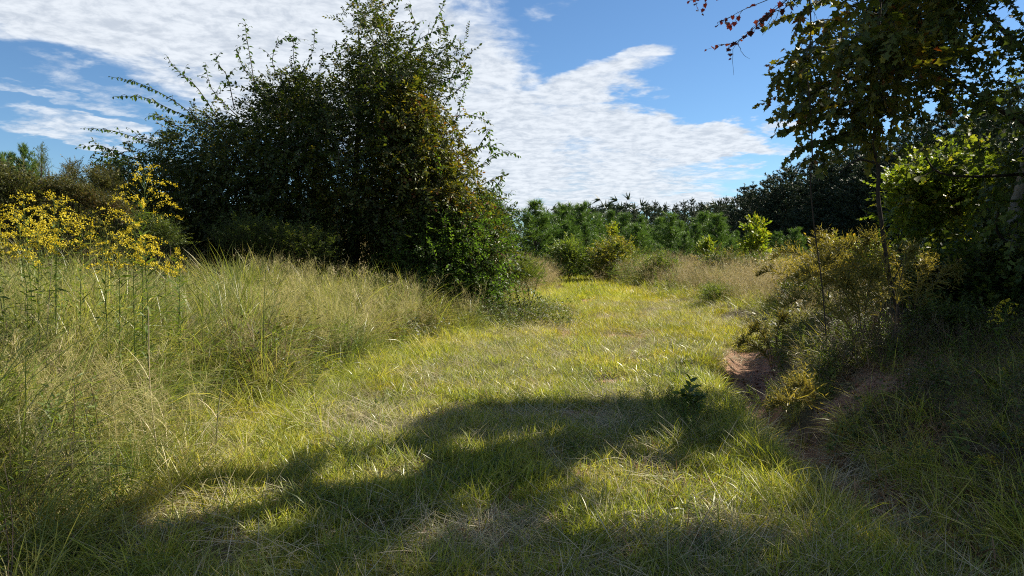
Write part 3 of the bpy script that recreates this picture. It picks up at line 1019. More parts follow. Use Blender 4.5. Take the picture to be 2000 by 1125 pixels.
def leafy_path(geo, path, leaf, lsize, spacing, rad=.008, down=.5, start=.15, mi_twig=1, jit=.25, store=None):
    """an arching shoot with leaves hanging alternately from it"""
    n = len(path)
    geo.tube(path, np.linspace(rad, rad * .25, n), 4, mi_twig)
    seg = np.linalg.norm(np.diff(path, axis=0), axis=1); L = seg.sum()
    cum = np.concatenate([[0], np.cumsum(seg)]) / L
    k = max(3, int(L * (1 - start) / spacing))
    u = np.linspace(start, 1, k)
    P = np.stack([np.interp(u, cum, path[:, j]) for j in range(3)], 1)
    T = norm(np.stack([np.interp(u, cum, np.gradient(path[:, j])) for j in range(3)], 1))
    side = norm(np.cross(T, (0, 0, 1)) + 1e-6) * np.where(np.arange(k) % 2 == 0, 1, -1)[:, None]
    D = norm(T * .35 + side * .6 + np.array([0, 0, -down]) + rng.normal(0, jit, (k, 3)))
    R = frames(D, rng.normal(0, .5, k))
    S = lsize * rng.uniform(.75, 1.2, k) * np.interp(u, [0, .8, 1], [1, 1, .6])
    if store is not None:
        store.append((P, R, S))
    else:
        geo.inst(leaf, P, R, S)
    return L


def leaf_objects(name, parent, origin, stored, leaf, mats, limit=300, label=None):
    """the leaves that show largest, each an object of its own"""
    P = np.concatenate([s_[0] for s_ in stored]); R = np.concatenate([s_[1] for s_ in stored]); S = np.concatenate([s_[2] for s_ in stored])
    order = rng.permutation(len(P))
    g = Geo(); g.inst(leaf, np.zeros((1, 3)), np.eye(3)[None], 1.0)
    me = g.mesh(name, mats)
    for i in order[:limit]:
        o = link(name, me, parent)
        m4 = np.eye(4); m4[:3, :3] = R[i] * S[i]; m4[:3, 3] = P[i] - origin
        o.matrix_local = Matrix(m4.tolist())
    rest = order[limit:]
    return P[rest], R[rest], S[rest]


# --- the big thicket on the left ---
SH_V = [shoot(rng, 13, .5, LEAF_LO, .105, .35, .3)[0] for _ in range(5)]
SH_E = [shoot(rng, 18, .8, LEAF, .10, .45, .35)[0] for _ in range(5)]
thick_poly = [(200, 360), (240, 310), (300, 285), (330, 262), (375, 262), (400, 228), (450, 235), (480, 215), (505, 205), (535, 165), (565, 140), (590, 165), (625, 172), (655, 158), (680, 105),
              (692, 60), (700, 10), (735, 0), (765, 50), (790, 105), (815, 130), (840, 95), (880, 65), (895, 90), (858, 165), (838, 210), (850, 262), (862, 320), (885, 360), (925, 390),
              (965, 440), (1000, 530), (920, 595), (820, 575), (760, 530), (640, 515), (520, 490), (420, 490), (330, 480), (250, 440), (205, 400)]
base = at(640, 560, 17.5); base[2] = float(height(base[0], base[1]))
tk = thing('vine_covered_tree', 'huge dark tree thicket draped in vines left of the grassy track', 'tree', base)
trunk = Geo()
limb_paths = []
for (px, py, yy_, r0) in [(700, 60, 17.5, .13), (560, 150, 17.2, .10), (400, 220, 16.8, .09), (260, 320, 16.6, .07), (850, 150, 17.8, .09), (900, 400, 17.2, .07), (480, 330, 16.4, .06), (780, 300, 16.6, .07)]:
    pth = wiggle(base + rng.normal(0, .25, 3) * (1, 1, 0) - (0, 0, .2), at(px, py, yy_), 10, .07)
    limb_paths.append((pth, r0))
for i, (pth, r0) in enumerate(limb_paths):
    gl = Geo(); gl.tube(pth, np.linspace(r0, .015, len(pth)), 7)
    link('trunk' if i == 0 else 'limb', gl.mesh('limb', [M['bark']], base), tk)
cr = Geo()
C = np.concatenate([crown_points(thick_poly, 17.5, 2.4, 800, 200, .29, 42, inset=9), crown_points(thick_poly, 18.3, 1.2, 200, 200, inset=60)])
low = C[:, 2] < 3.2
grow(cr, C, 14, SH_V, .20, .55, 1.1, centre=at(600, 330, 18.2), out=.6, up=.05)
link('vine_foliage', cr.mesh('vine_foliage', [M['vine_leaf'], M['twig']], base), tk)['kind'] = 'stuff'
# long arching sprays that break the outline
SPR = [[(330, 300), (270, 270), (215, 250), (160, 246)], [(330, 320), (240, 300), (190, 285), (152, 290)], [(400, 240), (330, 190), (270, 165), (214, 148)],
       [(420, 250), (340, 215), (280, 190), (216, 186)], [(430, 230), (380, 170), (345, 140), (322, 104)], [(460, 210), (440, 150), (428, 120), (425, 104)],
       [(500, 190), (485, 120), (480, 70), (478, 38)], [(520, 180), (480, 140), (462, 100), (462, 104)], [(560, 170), (600, 130), (612, 90), (610, 58)],
       [(380, 260), (330, 240), (300, 228), (292, 230)], [(470, 220), (420, 180), (405, 140), (400, 128)], [(540, 160), (530, 110), (552, 80), (600, 75)],
       [(730, 90), (705, 40), (700, 5), (690, -30)], [(745, 70), (750, 20), (775, -10), (800, -30)], [(760, 110), (740, 40), (728, 0), (720, -40)],
       [(780, 120), (820, 80), (850, 60), (885, 48)], [(800, 110), (815, 50), (805, 20), (798, 4)], [(820, 110), (850, 40), (865, 10), (878, -25)],
       [(820, 140), (850, 110), (880, 90), (892, 76)], [(850, 200), (890, 190), (910, 150), (922, 122)], [(860, 220), (880, 180), (900, 130), (912, 70)],
       [(870, 260), (900, 225), (940, 232), (965, 246)], [(880, 300), (890, 250), (905, 175), (900, 160)], [(890, 320), (930, 290), (960, 285), (978, 290)],
       [(900, 350), (940, 320), (980, 300), (1020, 306)], [(910, 330), (950, 260), (960, 262), (952, 310)], [(920, 380), (960, 350), (985, 370), (1004, 378)],
       [(930, 420), (955, 385), (975, 350), (985, 330)], [(860, 280), (880, 300), (905, 300), (915, 330)], [(650, 160), (660, 110), (690, 90), (700, 80)],
       [(600, 170), (575, 120), (570, 90), (560, 72)], [(300, 340), (250, 320), (205, 310), (175, 318)], [(640, 150), (630, 110), (645, 95), (655, 82)],
       [(840, 170), (880, 150), (905, 140), (915, 128)], [(880, 250), (900, 270), (920, 290), (925, 300)]]
es = Geo(); st = []
for q in SPR:
    yy_ = 17.3 + rng.normal(0, .5)
    pts = [at(a_ + rng.normal(0, 3), b_ + rng.normal(0, 3), yy_ + .12 * i) for i, (a_, b_) in enumerate(q)]
    pth = spline(pts, 14)
    leafy_path(es, pth, LEAF, .115, .055, .012, .55, store=st)
    for f in (.35, .55, .7, .85):      # side shoots
        i = int(f * 13)
        d = norm(pth[min(i + 1, 13)] - pth[i - 1] + rng.normal(0, .35, 3) * .25 + np.array([rng.normal(0, .1), 0, .1]))
        L = rng.uniform(.25, .6) * (1.2 - f)
        e_ = pth[i] + d * L + np.array([0, 0, -.06])
        leafy_path(es, spline([pth[i], (pth[i] + e_) / 2 + (0, 0, .05), e_], 6), LEAF, .105, .055, .006, .5, .1, store=st)
rest = leaf_objects('leaf', tk, base, st, LEAF, [M['elm_leaf']], 300)
es.inst(LEAF, *rest)
link('arching_shoots', es.mesh('arching_shoots', [M['elm_leaf'], M['twig']], base), tk)['kind'] = 'stuff'
# yellowing vine curtain on its right side, leaf colour lightened as if sunlit
cv_ = Geo()
C = crown_points([(770, 180), (850, 210), (900, 340), (940, 420), (960, 500), (870, 490), (800, 380), (760, 280)], 16.3, .7, 170, 60)
grow(cv_, C, 11, SH_V, .2, .7, 1.2, out=.2, up=-.25)
link('vine_curtain', cv_.mesh('vine_curtain', [M['maple_leaf'], M['twig']], base), tk)['kind'] = 'stuff'


def make_shrub(name, label, cat, poly, y0, thick, ncl, per, tmpls, mats, group=None, size=(.7, 1.2), spread=.18, gaps=0.0, stems=5, bulge=90, up=.3, out=.6, leaves=None, flt=None, baseline=None):
    poly = np.asarray(poly, float)
    bx = poly[:, 0].mean() if baseline is None else baseline
    b = at(bx, poly[:, 1].max(), y0); b[2] = float(height(b[0], b[1]))
    T = thing(name, label, cat, b, group)
    L_ = max(np.abs(tp[0][0][:, 0]).max() for tp in tmpls)
    q_ = rng.uniform(0, 1, (400, 2)) * (poly.max(0) - poly.min(0)) + poly.min(0)
    ins, dd = pip(q_[:, 0], q_[:, 1], poly)
    maxd = dd[ins].max()
    reach = (L_ * (size[0] + size[1]) / 2 * .6 + spread) * FPX / y0
    kk = min(1.0, maxd * .62 / reach)
    size = (size[0] * kk, size[1] * kk); spread = spread * kk
    ncl = int(ncl * min(1.7, 1 / kk))
    C = crown_points(poly, y0, thick, ncl, bulge, gaps, 30, inset=reach * kk)
    g = Geo()
    for i in rng.choice(len(C), min(stems, len(C)), replace=False):
        g.tube(wiggle(b - (0, 0, .1), C[i], 7, .06), np.linspace(.02, .005, 7) * max(1, thick), 4)
    link('stem', g.mesh('stem', [M['twig']], b), T)
    g = Geo()
    grow(g, C, per, tmpls, spread, size[0], size[1], out=out, up=up, flt=flt, centre=C.mean(0) - (0, 0, .3))
    link('foliage', g.mesh('foliage', mats, b), T)['kind'] = 'stuff'
    return T


SH_small = [shoot(rng, 12, .35, LEAF_LO, .06, .1, .15, twigw=.004)[0] for _ in range(4)]
SH_lance = [shoot(rng, 14, .45, LANCE, .085, .1, .2, twigw=.004)[0] for _ in range(4)]
SH_big = [shoot(rng, 8, .4, LEAF_LO, .13, .2, .15, twigw=.005)[0] for _ in range(4)]
make_shrub('green_shrub', 'bright green leafy shrub at the right foot of the dark thicket', 'shrub',
           [(730, 470), (780, 440), (800, 400), (830, 440), (870, 400), (900, 350), (930, 430), (980, 440), (1000, 500), (1020, 540), (1010, 590), (950, 610), (860, 640), (790, 600), (740, 550)], 16.2, .9, 210, 15, SH_small, [M['bright_leaf'], M['twig']], size=(.8, 1.5), gaps=.42, spread=.3, up=.1)
make_shrub('feathery_shrub', 'feathery pointed green shrub behind the right end of the thicket', 'shrub',
           [(900, 380), (950, 370), (985, 400), (1000, 440), (1005, 500), (1000, 540), (920, 530), (890, 460)], 18.5, .8, 90, 12, SH_lance, [M['bright_leaf'], M['twig']], size=(.9, 1.5), up=.9, out=.5)
make_shrub('green_shrub', 'low green weedy shrub spilling over the left edge of the track', 'shrub',
           [(960, 520), (1020, 500), (1080, 515), (1090, 545), (1040, 570), (970, 575)], 18.5, .6, 50, 10, SH_lance, [M['weed'], M['twig']], size=(.6, 1.1), up=.6)
make_shrub('dark_shrub', 'dim green weedy shrub in front of the thicket middle', 'shrub',
           [(400, 440), (470, 420), (560, 440), (640, 450), (680, 490), (640, 530), (500, 520), (410, 500)], 14.6, .6, 90, 10, SH_lance, [M['deep_leaf'], M['twig']], size=(.8, 1.2), up=.7)

# --- mound crest: saplings, shrubs and little pines ---
for (nm, lab, poly, yy_, mats, tm, n, pr) in [
    ('crest_shrub', 'thin dark sapling with tiered twigs rising from the left mound', [(72, 285), (85, 275), (98, 300), (100, 330), (85, 360), (66, 350), (64, 310)], 14.5, [M['deep_leaf'], M['twig']], SH_small, 22, 5),
    ('crest_shrub', 'spindly shrub on the mound crest right of the tiered sapling', [(118, 318), (140, 310), (158, 285), (165, 320), (168, 370), (120, 372)], 14.2, [M['brush_leaf'], M['twig']], SH_small, 30, 5),
    ('crest_shrub', 'olive shrub on the mound crest touching the thicket', [(165, 330), (185, 300), (205, 330), (240, 345), (250, 400), (170, 395)], 14.0, [M['brush_leaf'], M['twig']], SH_small, 50, 8),
    ('mound_shrub', 'olive brown bushy growth covering the top of the left mound', [(60, 350), (120, 345), (180, 360), (250, 390), (290, 430), (240, 450), (150, 410), (80, 400)], 13.2, [M['brush_leaf'], M['twig']], SH_small, 130, 11),
    ('mound_shrub', 'reddish brown bush at the far left end of the mound', [(-60, 340), (10, 325), (70, 345), (100, 380), (60, 430), (-60, 440)], 12.8, [M['brush_leaf'], M['twig']], SH_small, 110, 10),
    ('mound_shrub', 'low dark shrub on the mound slope behind the tall goldenrod', [(250, 400), (330, 430), (380, 470), (330, 500), (260, 470)], 13.0, [M['deep_leaf'], M['twig']], SH_small, 60, 8)]:
    make_shrub(nm, lab, 'shrub', poly, yy_, .5, n, pr, tm, mats, size=(.6, 1.1), spread=.1, bulge=40, up=.5)


# --- pines ---
def needle_tuft(r, n=16, L=.16, w_=.008, spread=.9):
    D = np.stack([np.full(n, 1.0) + r.normal(0, .25, n), r.normal(0, spread, n) * .6, r.normal(0, spread, n) * .6], 1)
    D = norm(D)
    P = np.stack([r.uniform(-.10, .05, n), np.zeros(n), np.zeros(n)], 1)
    T_ = np.array([(0, -.5, 0), (0, .5, 0), (1, 0, 0)])
    R = frames(D, r.uniform(0, 6.28, n))
    V = np.einsum('nij,vj->nvi', R, T_ * np.array([L, w_, 1]))
    V = V + P[:, None]
    F = (np.arange(n) * 3)[:, None] + np.array([0, 1, 2])[None]
    return [(V.reshape(-1, 3), F, 0)]


def pine_proto(h, rad, r, whorls=13, nb=6, up0=.15, up1=.95, tmin=.10, w_=.014, nl=.17, gap=.13, mat='needle', power=.8, start=.04, irregular=.15, nneed=14):
    tk_ = Geo(); cr_ = Geo()
    lean = r.normal(0, .02, 2)
    zz = np.linspace(-.2, h, 8)
    axisf = lambda z: np.array([lean[0] * z, lean[1] * z, z])
    tk_.tube(np.array([axisf(z) for z in zz]), np.linspace(.012 * h + .02, .008, 8), 6)
    tufts = [needle_tuft(r, nneed, nl, w_) for _ in range(4)]
    P, D = [], []
    for k in range(whorls):
        f = start + (1 - start) * (k + r.uniform(-.2, .2)) / whorls
        f = min(max(f, start), .97)
        z = f * h
        for q in range(nb):
            L = rad * (1 - f) ** power * r.uniform(1 - irregular * 2, 1 + irregular) + .12
            a_ = 6.283 * q / nb + k * 1.1 + r.normal(0, .25)
            e_ = up0 + (up1 - up0) * f + r.normal(0, .12)
            d0 = np.array([math.cos(a_) * math.cos(e_), math.sin(a_) * math.cos(e_), math.sin(e_)])
            p0 = axisf(z)
            p1 = p0 + d0 * L + np.array([0, 0, .18 * L])
            pm = (p0 + p1) / 2 - np.array([0, 0, .04 * L])
            pth = spline([p0, pm, p1], 5)
            tk_.tube(pth, np.linspace(.010 + .006 * L, .003, 5), 3)
            m_ = max(2, int(L / gap))
            for j in range(m_):
                u = (j + 1) / m_
                if u < tmin + .15 and L > .5: continue
                c_ = pth[min(4, int(u * 4))] * (1 - (u * 4) % 1) + pth[min(4, int(u * 4) + 1)] * ((u * 4) % 1)
                tang = norm(pth[-1] - pth[0] + np.array([0, 0, .35 * L * u]))
                for s_ in range(3):
                    P.append(c_ + r.normal(0, .05 + .06 * L * (1 - u) * .5, 3))
                    D.append(norm(tang + r.normal(0, .45, 3) + np.array([0, 0, .25])))
    for j in range(9):
        P.append(axisf(h * (1.02 - .022 * j))); D.append(np.array([r.normal(0, .35), r.normal(0, .35), 1.0]))
    P, D = np.array(P), norm(np.array(D))
    ti = r.integers(0, 4, len(P))
    R = frames(D, r.uniform(0, 6.28, len(P)), up=(.1, .99, 0))
    for q in range(4):
        k = ti == q
        cr_.inst(tufts[q], P[k], R[k], r.uniform(.8, 1.25, k.sum()))
    return tk_.mesh('trunk', [M['bark']]), cr_.mesh('crown', [M[mat]])


YP = [pine_proto(4.0, 1.25 + .12 * (k % 3), np.random.default_rng(20 + k), whorls=10 + k % 4, nb=6, power=.6 + .1 * (k % 4), w_=.020, nl=.24, gap=.17, up0=.35, up1=1.15, irregular=.35) for k in range(6)]
DP = [pine_proto(10.0, 2.7, np.random.default_rng(40 + k), whorls=13 + k, nb=6, up0=-.05, up1=.7, w_=.045, nl=.21, gap=.21, mat='dark_needle', power=.62 + .1 * (k % 3), start=.12, irregular=.3, nneed=12) for k in range(5)]


def plant_pine(protos, name, label, loc, s, group, cat='pine tree', sx=None):
    T = thing(name, label, cat, loc, group, rng.uniform(0, 6.28))
    T.scale = (s * (sx or 1), s * (sx or 1), s)
    a_, b_ = protos[rng.integers(0, len(protos))]
    link('trunk', a_, T)
    link('crown', b_, T)
    return T


def pine_at(protos, px, ptop, y, h0, name, label, group, sx=None):
    top = at(px, ptop, y)
    gz = float(height(top[0], y))
    return plant_pine(protos, name, label, (top[0], y, gz), (top[2] - gz) / h0, group, sx=sx)


g_y = 'young green pines beyond the field'
young = [(1036, 405, 42, 1.15, 'broad dark young pine leftmost beyond the end of the track'), (1068, 425, 46, 1, 'small young pine just right of the leftmost broad one'),
         (1095, 410, 47, 1, 'slim young pine with pointed leader, second tip from the left'), (1128, 408, 48, 1, 'slim young pine with pointed leader above the golden bush left end'),
         (1160, 428, 52, 1, 'short young pine left of the yellow sapling'), (1190, 420, 58, 1, 'young pine tip directly behind the yellow sapling'),
         (1225, 432, 50, 1.1, None), (1255, 428, 48, 1.1, None), (1283, 425, 49, 1.05, None), (1312, 428, 44, 1.2, 'full young pine at the front of the pine row centre'),
         (1345, 432, 47, 1.1, None), (1372, 425, 50, 1.1, None), (1405, 428, 43, 1.2, 'wide bright young pine left of the tall yellow sapling'), (1440, 445, 46, 1, None),
         (1465, 452, 50, 1, None), (1520, 462, 40, 1.1, 'young pine right of the tall yellow sapling'), (1552, 455, 36, 1, 'lone blue green young pine in front of the dark wood'),
         (1240, 455, 40, 1.1, None), (1335, 462, 38, 1.1, 'dark centred young pine at the very front of the row'), (1375, 470, 38, 1, None), (1290, 470, 42, 1.1, None), (1430, 480, 37, 1, None),
         (1210, 470, 45, 1, None), (1490, 478, 42, 1, None), (1590, 480, 40, 1, None), (1268, 445, 55, 1.1, None), (1325, 442, 55, 1.1, None), (1390, 442, 56, 1.1, None), (1105, 440, 43, 1, None), (1145, 450, 44, 1, None)]
for (px, pt, y, sx, lab) in young:
    pine_at(YP, px + rng.normal(0, 5), pt + rng.uniform(-10, 16) * (lab is None) - 4, y, 4.0, 'young_pine', lab or 'green young pine packed among others in the middle pine row', g_y, sx * rng.uniform(1.15, 1.6))
g_l = 'little pines on top of the left mound'
for (px, pt, y, lab) in [(45, 290, 17, 'pointed little pine standing tallest over the left mound'), (22, 306, 17.5, 'small pine tip left of the tallest one on the mound'),
                         (4, 304, 16.5, 'small pine tip at the left picture edge on the mound'), (70, 322, 18, 'small pine tip beside the tiered sapling on the mound')]:
    top = at(px, pt, y); gz = float(height(top[0], y))
    plant_pine(YP, 'little_pine', lab, (top[0], y, gz), max(.25, (top[2] - gz) / 4.0), g_l)

g_d = 'tall dark pines of the far wood'
# a wood edge that runs towards the viewer on the right
far = [(1175, 430, 120), (1200, 410, 122), (1222, 403, 118), (1238, 412, 125), (1262, 410, 116), (1282, 398, 112), (1300, 404, 118), (1318, 398, 110), (1336, 396, 106), (1354, 400, 112), (1368, 392, 104),
       (1386, 396, 108), (1402, 391, 98), (1420, 398, 100), (1436, 392, 92), (1452, 380, 88), (1474, 378, 84), (1496, 372, 80), (1516, 362, 76), (1530, 352, 74), (1552, 362, 72), (1575, 352, 70), (1598, 344, 66),
       (1622, 332, 64), (1645, 322, 60), (1668, 318, 58), (1690, 316, 56), (1712, 308, 54), (1738, 300, 52), (1762, 292, 50), (1790, 284, 48), (1825, 270, 46), (1860, 255, 44), (1900, 240, 42), (1945, 225, 40), (1990, 210, 38)]
LAB_L = 'small dark pine in the distant level treeline left of the tall yellow sapling'
LAB_R = 'tall dark pine in the rising wood right of the tall yellow sapling'
for i, (px, pt, y) in enumerate(far):
    lab = LAB_L if px < 1440 else LAB_R
    if px == 1530: lab = 'dark pine with layered spire tip standing over the wood left shoulder'
    if px == 1222: lab = 'dark rounded pine topping the left end of the far wood'
    pine_at(DP, px, pt + rng.normal(-8, 7) - (float(np.interp(px, [1400, 1480, 1700], [0, 22, 34]))), y, 10.0, 'dark_pine', lab, g_d, sx=1.5 if px > 1440 else rng.uniform(.85, 1.25))
    if px > 1440:
        for q in range(2):
            pine_at(DP, px + rng.uniform(-14, 14), pt + rng.uniform(-8, 25), y - 3 - 3 * q, 10.0, 'dark_pine', LAB_R, g_d, sx=1.5)
    else:
        pine_at(DP, px + rng.uniform(-10, 10), pt + rng.uniform(6, 22), y - 6, 10.0, 'dark_pine', LAB_L, g_d, sx=1.1)
# deeper rows of the wood, a mass that reads as one
g = Geo()
for k in range(150):
    px = rng.uniform(-300, 2300); y = rng.uniform(125, 175)
    hh = rng.uniform(8, 11)
    b = at(px, 500, y); b[2] = height(b[0], b[1]) - .3
    m_ = 60
    P = b + np.stack([rng.normal(0, 2.0, m_), rng.normal(0, 2.0, m_), rng.uniform(.5, hh, m_)], 1)
    g.inst(needle_tuft(rng, 10, 1.5, .35, 1.4), P, frames(rand_dir(m_) + (0, 0, .8)), 1.0)
o = link('far_wood', g.mesh('far_wood', [M['dark_needle']])); tag(o, kind='stuff')

# --- saplings and bushes of the field ---
SH_syc = [shoot(rng, 9, .5, MAPLE_LO, .17, .25, .1, twigw=.008)[0] for _ in range(4)]
SH_mid = [shoot(rng, 12, .5, LEAF, .12, .15, .15, twigw=.008)[0] for _ in range(4)]
poly_mid = lambda p_: np.mean([b_ for _, b_ in p_])
FIELD = [
    ('yellow_sapling', 'tall narrow sapling with large yellow green leaves before the pines', 'sapling', [(1470, 405), (1488, 420), (1498, 450), (1506, 490), (1490, 515), (1455, 510), (1446, 470), (1455, 430)], 34, .6, 70, 7, SH_syc, M['yellow_leaf'], (.4, .75), .08),
    ('yellow_sapling', 'small yellow green sapling left of the tall one', 'sapling', [(1378, 458), (1392, 470), (1398, 500), (1375, 512), (1362, 480)], 33, .5, 26, 7, SH_syc, M['yellow_leaf'], (.6, 1.0), .15),
    ('yellow_sapling', 'slim yellow green sapling behind the golden bush', 'sapling', [(1196, 428), (1208, 440), (1204, 470), (1188, 475), (1186, 445)], 40, .5, 24, 7, SH_syc, M['yellow_leaf'], (.7, 1.1), .12),
    ('golden_bush', 'rounded golden yellow bush at the far end of the track', 'bush', [(1150, 480), (1175, 462), (1210, 465), (1245, 480), (1260, 505), (1230, 525), (1160, 525), (1140, 500)], 37, 1.2, 110, 9, SH_mid, M['mixed_gold'], (.5, .9), .2),
    ('grey_green_bush', 'grey green bush left of the golden one', 'bush', [(1080, 475), (1115, 468), (1150, 485), (1150, 515), (1100, 520), (1070, 500)], 38, 1.0, 70, 8, SH_mid, M['weed'], (.8, 1.2), .2),
    ('grey_green_bush', 'low green bush right of the golden one below the pines', 'bush', [(1255, 505), (1290, 500), (1330, 510), (1330, 530), (1260, 530)], 31, .8, 50, 8, SH_mid, M['weed'], (.7, 1.1), .2),
    ('grey_green_bush', 'dark green bush at the foot of the front pines', 'bush', [(1355, 505), (1400, 495), (1440, 510), (1445, 535), (1370, 535)], 29, .8, 60, 8, SH_mid, M['deep_leaf'], (.7, 1.1), .2),
    ('grey_green_bush', 'dark green bush under the tall yellow sapling', 'bush', [(1440, 510), (1480, 500), (1520, 515), (1525, 545), (1450, 545)], 28, .8, 60, 8, SH_mid, M['deep_leaf'], (.7, 1.1), .2),
    ('weedy_bush', 'large yellowish weedy bush with dark hollow beneath right of the track', 'bush', [(1520, 540), (1560, 515), (1620, 500), (1690, 495), (1740, 520), (1730, 590), (1650, 600), (1560, 605), (1520, 585)], 17, 1.1, 170, 11, SH_lance, M['fennel'], (.9, 1.5), .12),
    ('weedy_bush', 'dark green bramble low in front of the large yellowish bush', 'bush', [(1530, 560), (1580, 545), (1620, 560), (1625, 600), (1570, 612), (1525, 600)], 15.6, .6, 80, 10, SH_small, M['deep_leaf'], (.8, 1.3), .1),
    ('weedy_bush', 'low round weed clump left of the large yellowish bush', 'bush', [(1360, 560), (1400, 550), (1450, 560), (1455, 590), (1370, 592)], 20, .6, 50, 9, SH_lance, M['weed'], (.6, 1.1), .1),
    ('reddish_sapling', 'sapling with pale orange and green leaves in front of dark wood', 'sapling', [(1600, 455), (1630, 445), (1665, 450), (1672, 500), (1640, 520), (1600, 510), (1590, 480)], 19, .8, 60, 8, SH_big, M['gold_leaf'], (.6, 1.0), .12),
    ('reddish_sapling', 'sapling with green and yellow leaves just left of the slender trunk', 'sapling', [(1670, 480), (1700, 455), (1728, 470), (1740, 530), (1700, 560), (1670, 530)], 16, .7, 60, 8, SH_big, M['yellow_leaf'], (.5, .9), .1),
]
for (nm, lab, cat, poly, yy_, th, n, pr, tm, mt, sz, sp) in FIELD:
    make_shrub(nm, lab, cat, [(a_, (b_ if b_ < poly_mid(poly) else b_ + 14)) for a_, b_ in poly], yy_, th, n, pr, tm, [mt, M['twig']], size=sz, spread=sp * 1.3, bulge=40, up=.4, gaps=.40)

# --- the belt of low scrub before the pines: one bush of each kind, then copies ---
def bush_proto(mat, tm, w_, h_, n, label):
    b = np.array([6.0, 33.0, float(height(6.0, 33.0))])
    T = thing('scrub_bush', label, 'bush', b, 'low scrub bushes in a belt before the pines')
    d_ = rand_dir(n) * rng.random((n, 1)) ** .4
    C = b + np.array([0, 0, h_ * .42]) + d_ * np.array([w_, w_ * .8, h_ * .5]) + rng.normal(0, .12, (n, 3))
    g = Geo()
    for i in range(4):
        g.tube(wiggle(b - (0, 0, .1), C[i], 6, .06), np.linspace(.02, .006, 6), 4)
    link('stem', g.mesh('stem', [M['twig']], b), T)
    g = Geo(); grow(g, C, 8, tm, .16, .5, 1.0, out=.5, up=.5)
    link('foliage', g.mesh('foliage', [M[mat], M['twig']], b), T)['kind'] = 'stuff'
    return T


kinds = [('gold_leaf', SH_mid, 'golden brown'), ('weed', SH_lance, 'olive green'), ('yellow_leaf', SH_small, 'yellow green'), ('fennel', SH_lance, 'pale feathery'), ('deep_leaf', SH_small, 'dark green')]
where = ['left of the rounded golden bush', 'between the golden bush and the tall yellow sapling', 'right of the tall yellow sapling']
protos_b = [bush_proto(m_, t_, 1.0, 1.25, 42, c_ + ' low scrub bush in the belt before the pines') for m_, t_, c_ in kinds]
first = [True] * 5
for k in range(46):
    px = rng.uniform(1060, 1640); y = rng.uniform(24, 44) if px > 1250 else rng.uniform(38, 52)
    kd = int(rng.integers(0, 5)) if px > 1330 else int(rng.choice([0, 1, 1, 2, 3]))
    x = (px - 1000) / FPX * y
    if x < right_edge(y) + .8 and y < 46: continue
    s_ = rng.uniform(.45, 1.1)
    lab = kinds[kd][2] + ' low scrub bush ' + where[0 if px < 1150 else 1 if px < 1450 else 2]
    loc = (x, y, float(height(x, y)) - .03)
    sc3 = (s_ * rng.uniform(.9, 1.5), s_ * rng.uniform(.9, 1.4), s_)
    if first[kd]:
        o = protos_b[kd]; o.location = loc; o.scale = sc3; o['label'] = lab; first[kd] = False
    else:
        copy_tree(protos_b[kd], loc, rng.uniform(0, 6.28), sc3, lab)

# --- right hand side: slender maple ---
SH_ML = [shoot(rng, 8, .36, MAPLE_LO, .082, .45, .25, twigw=.004)[0] for _ in range(6)]
SH_ML2 = [shoot(rng, 8, .38, MAPLE_LO, .088, .45, .25, twigw=.004)[0] for _ in range(6)]
SH_M = [shoot(rng, 8, .38, MAPLE, .085, .45, .25, petiole=.03, twigw=.004)[0] for _ in range(6)]
mb = at(1770, 640, 8.6); mb[2] = float(height(mb[0], mb[1])) - .02
mp = thing('slender_maple', 'slender dark crooked maple trunk with leafy boughs overhead, right of the gully', 'maple tree', mb)
tr_pts = [at(1766, 625, 8.6), at(1752, 605, 8.6), at(1740, 560, 8.55), at(1732, 500, 8.5), at(1722, 440, 8.5), at(1712, 380, 8.45), at(1716, 330, 8.45), at(1711, 280, 8.4), at(1712, 235, 8.4), at(1720, 190, 8.4), at(1717, 120, 8.4), at(1725, 0, 8.4), at(1735, -160, 8.5)]
tr_pts[0] = mb - (0, 0, .1)
g = Geo(); pth = spline(tr_pts, 50); pth[:, 0] += .035 * np.sin(np.linspace(0, 19, 50)) * np.linspace(0, 1, 50); g.tube(pth, np.interp(np.linspace(0, 1, 50), [0, .05, .6, 1], [.038, .026, .021, .016]), 7)
link('trunk', g.mesh('trunk', [M['bark']], mb), mp)
mg = Geo(); ms = []
mpoly = [(1580, -220), (1548, 40), (1535, 110), (1560, 180), (1600, 200), (1690, 240), (1740, 180), (1800, 160), (1850, 120), (1880, -220)]
C = crown_points(mpoly, 8.5, 1.3, 270, 140, .30, 45)
C = np.concatenate([C, crown_points([(1800, -650), (1650, -500), (1600, -220), (1900, -220), (2000, -500)], 8.8, 1.2, 90, 200)])
grow(mg, C, 7, SH_ML2, .16, .8, 1.2, centre=at(1720, 60, 8.5), out=.4, up=-.15, flt=shadow_ok)
MB = [[(1715, 190), (1650, 200), (1580, 215), (1500, 232)], [(1715, 215), (1640, 265), (1575, 285), (1535, 318)], [(1714, 230), (1665, 250), (1600, 300), (1552, 325)],
      [(1717, 150), (1640, 150), (1580, 190), (1535, 240)], [(1716, 170), (1700, 225), (1670, 250), (1655, 268)], [(1717, 100), (1620, 90), (1560, 120), (1532, 95)],
      [(1718, 60), (1640, 40), (1580, 50), (1540, 140)], [(1713, 235), (1740, 215), (1745, 195), (1740, 190)], [(1712, 210), (1640, 215), (1575, 240), (1520, 262)],
      [(1600, 300), (1610, 310), (1608, 320), (1604, 326)], [(1718, 30), (1620, 0), (1570, 20), (1548, 80)]]
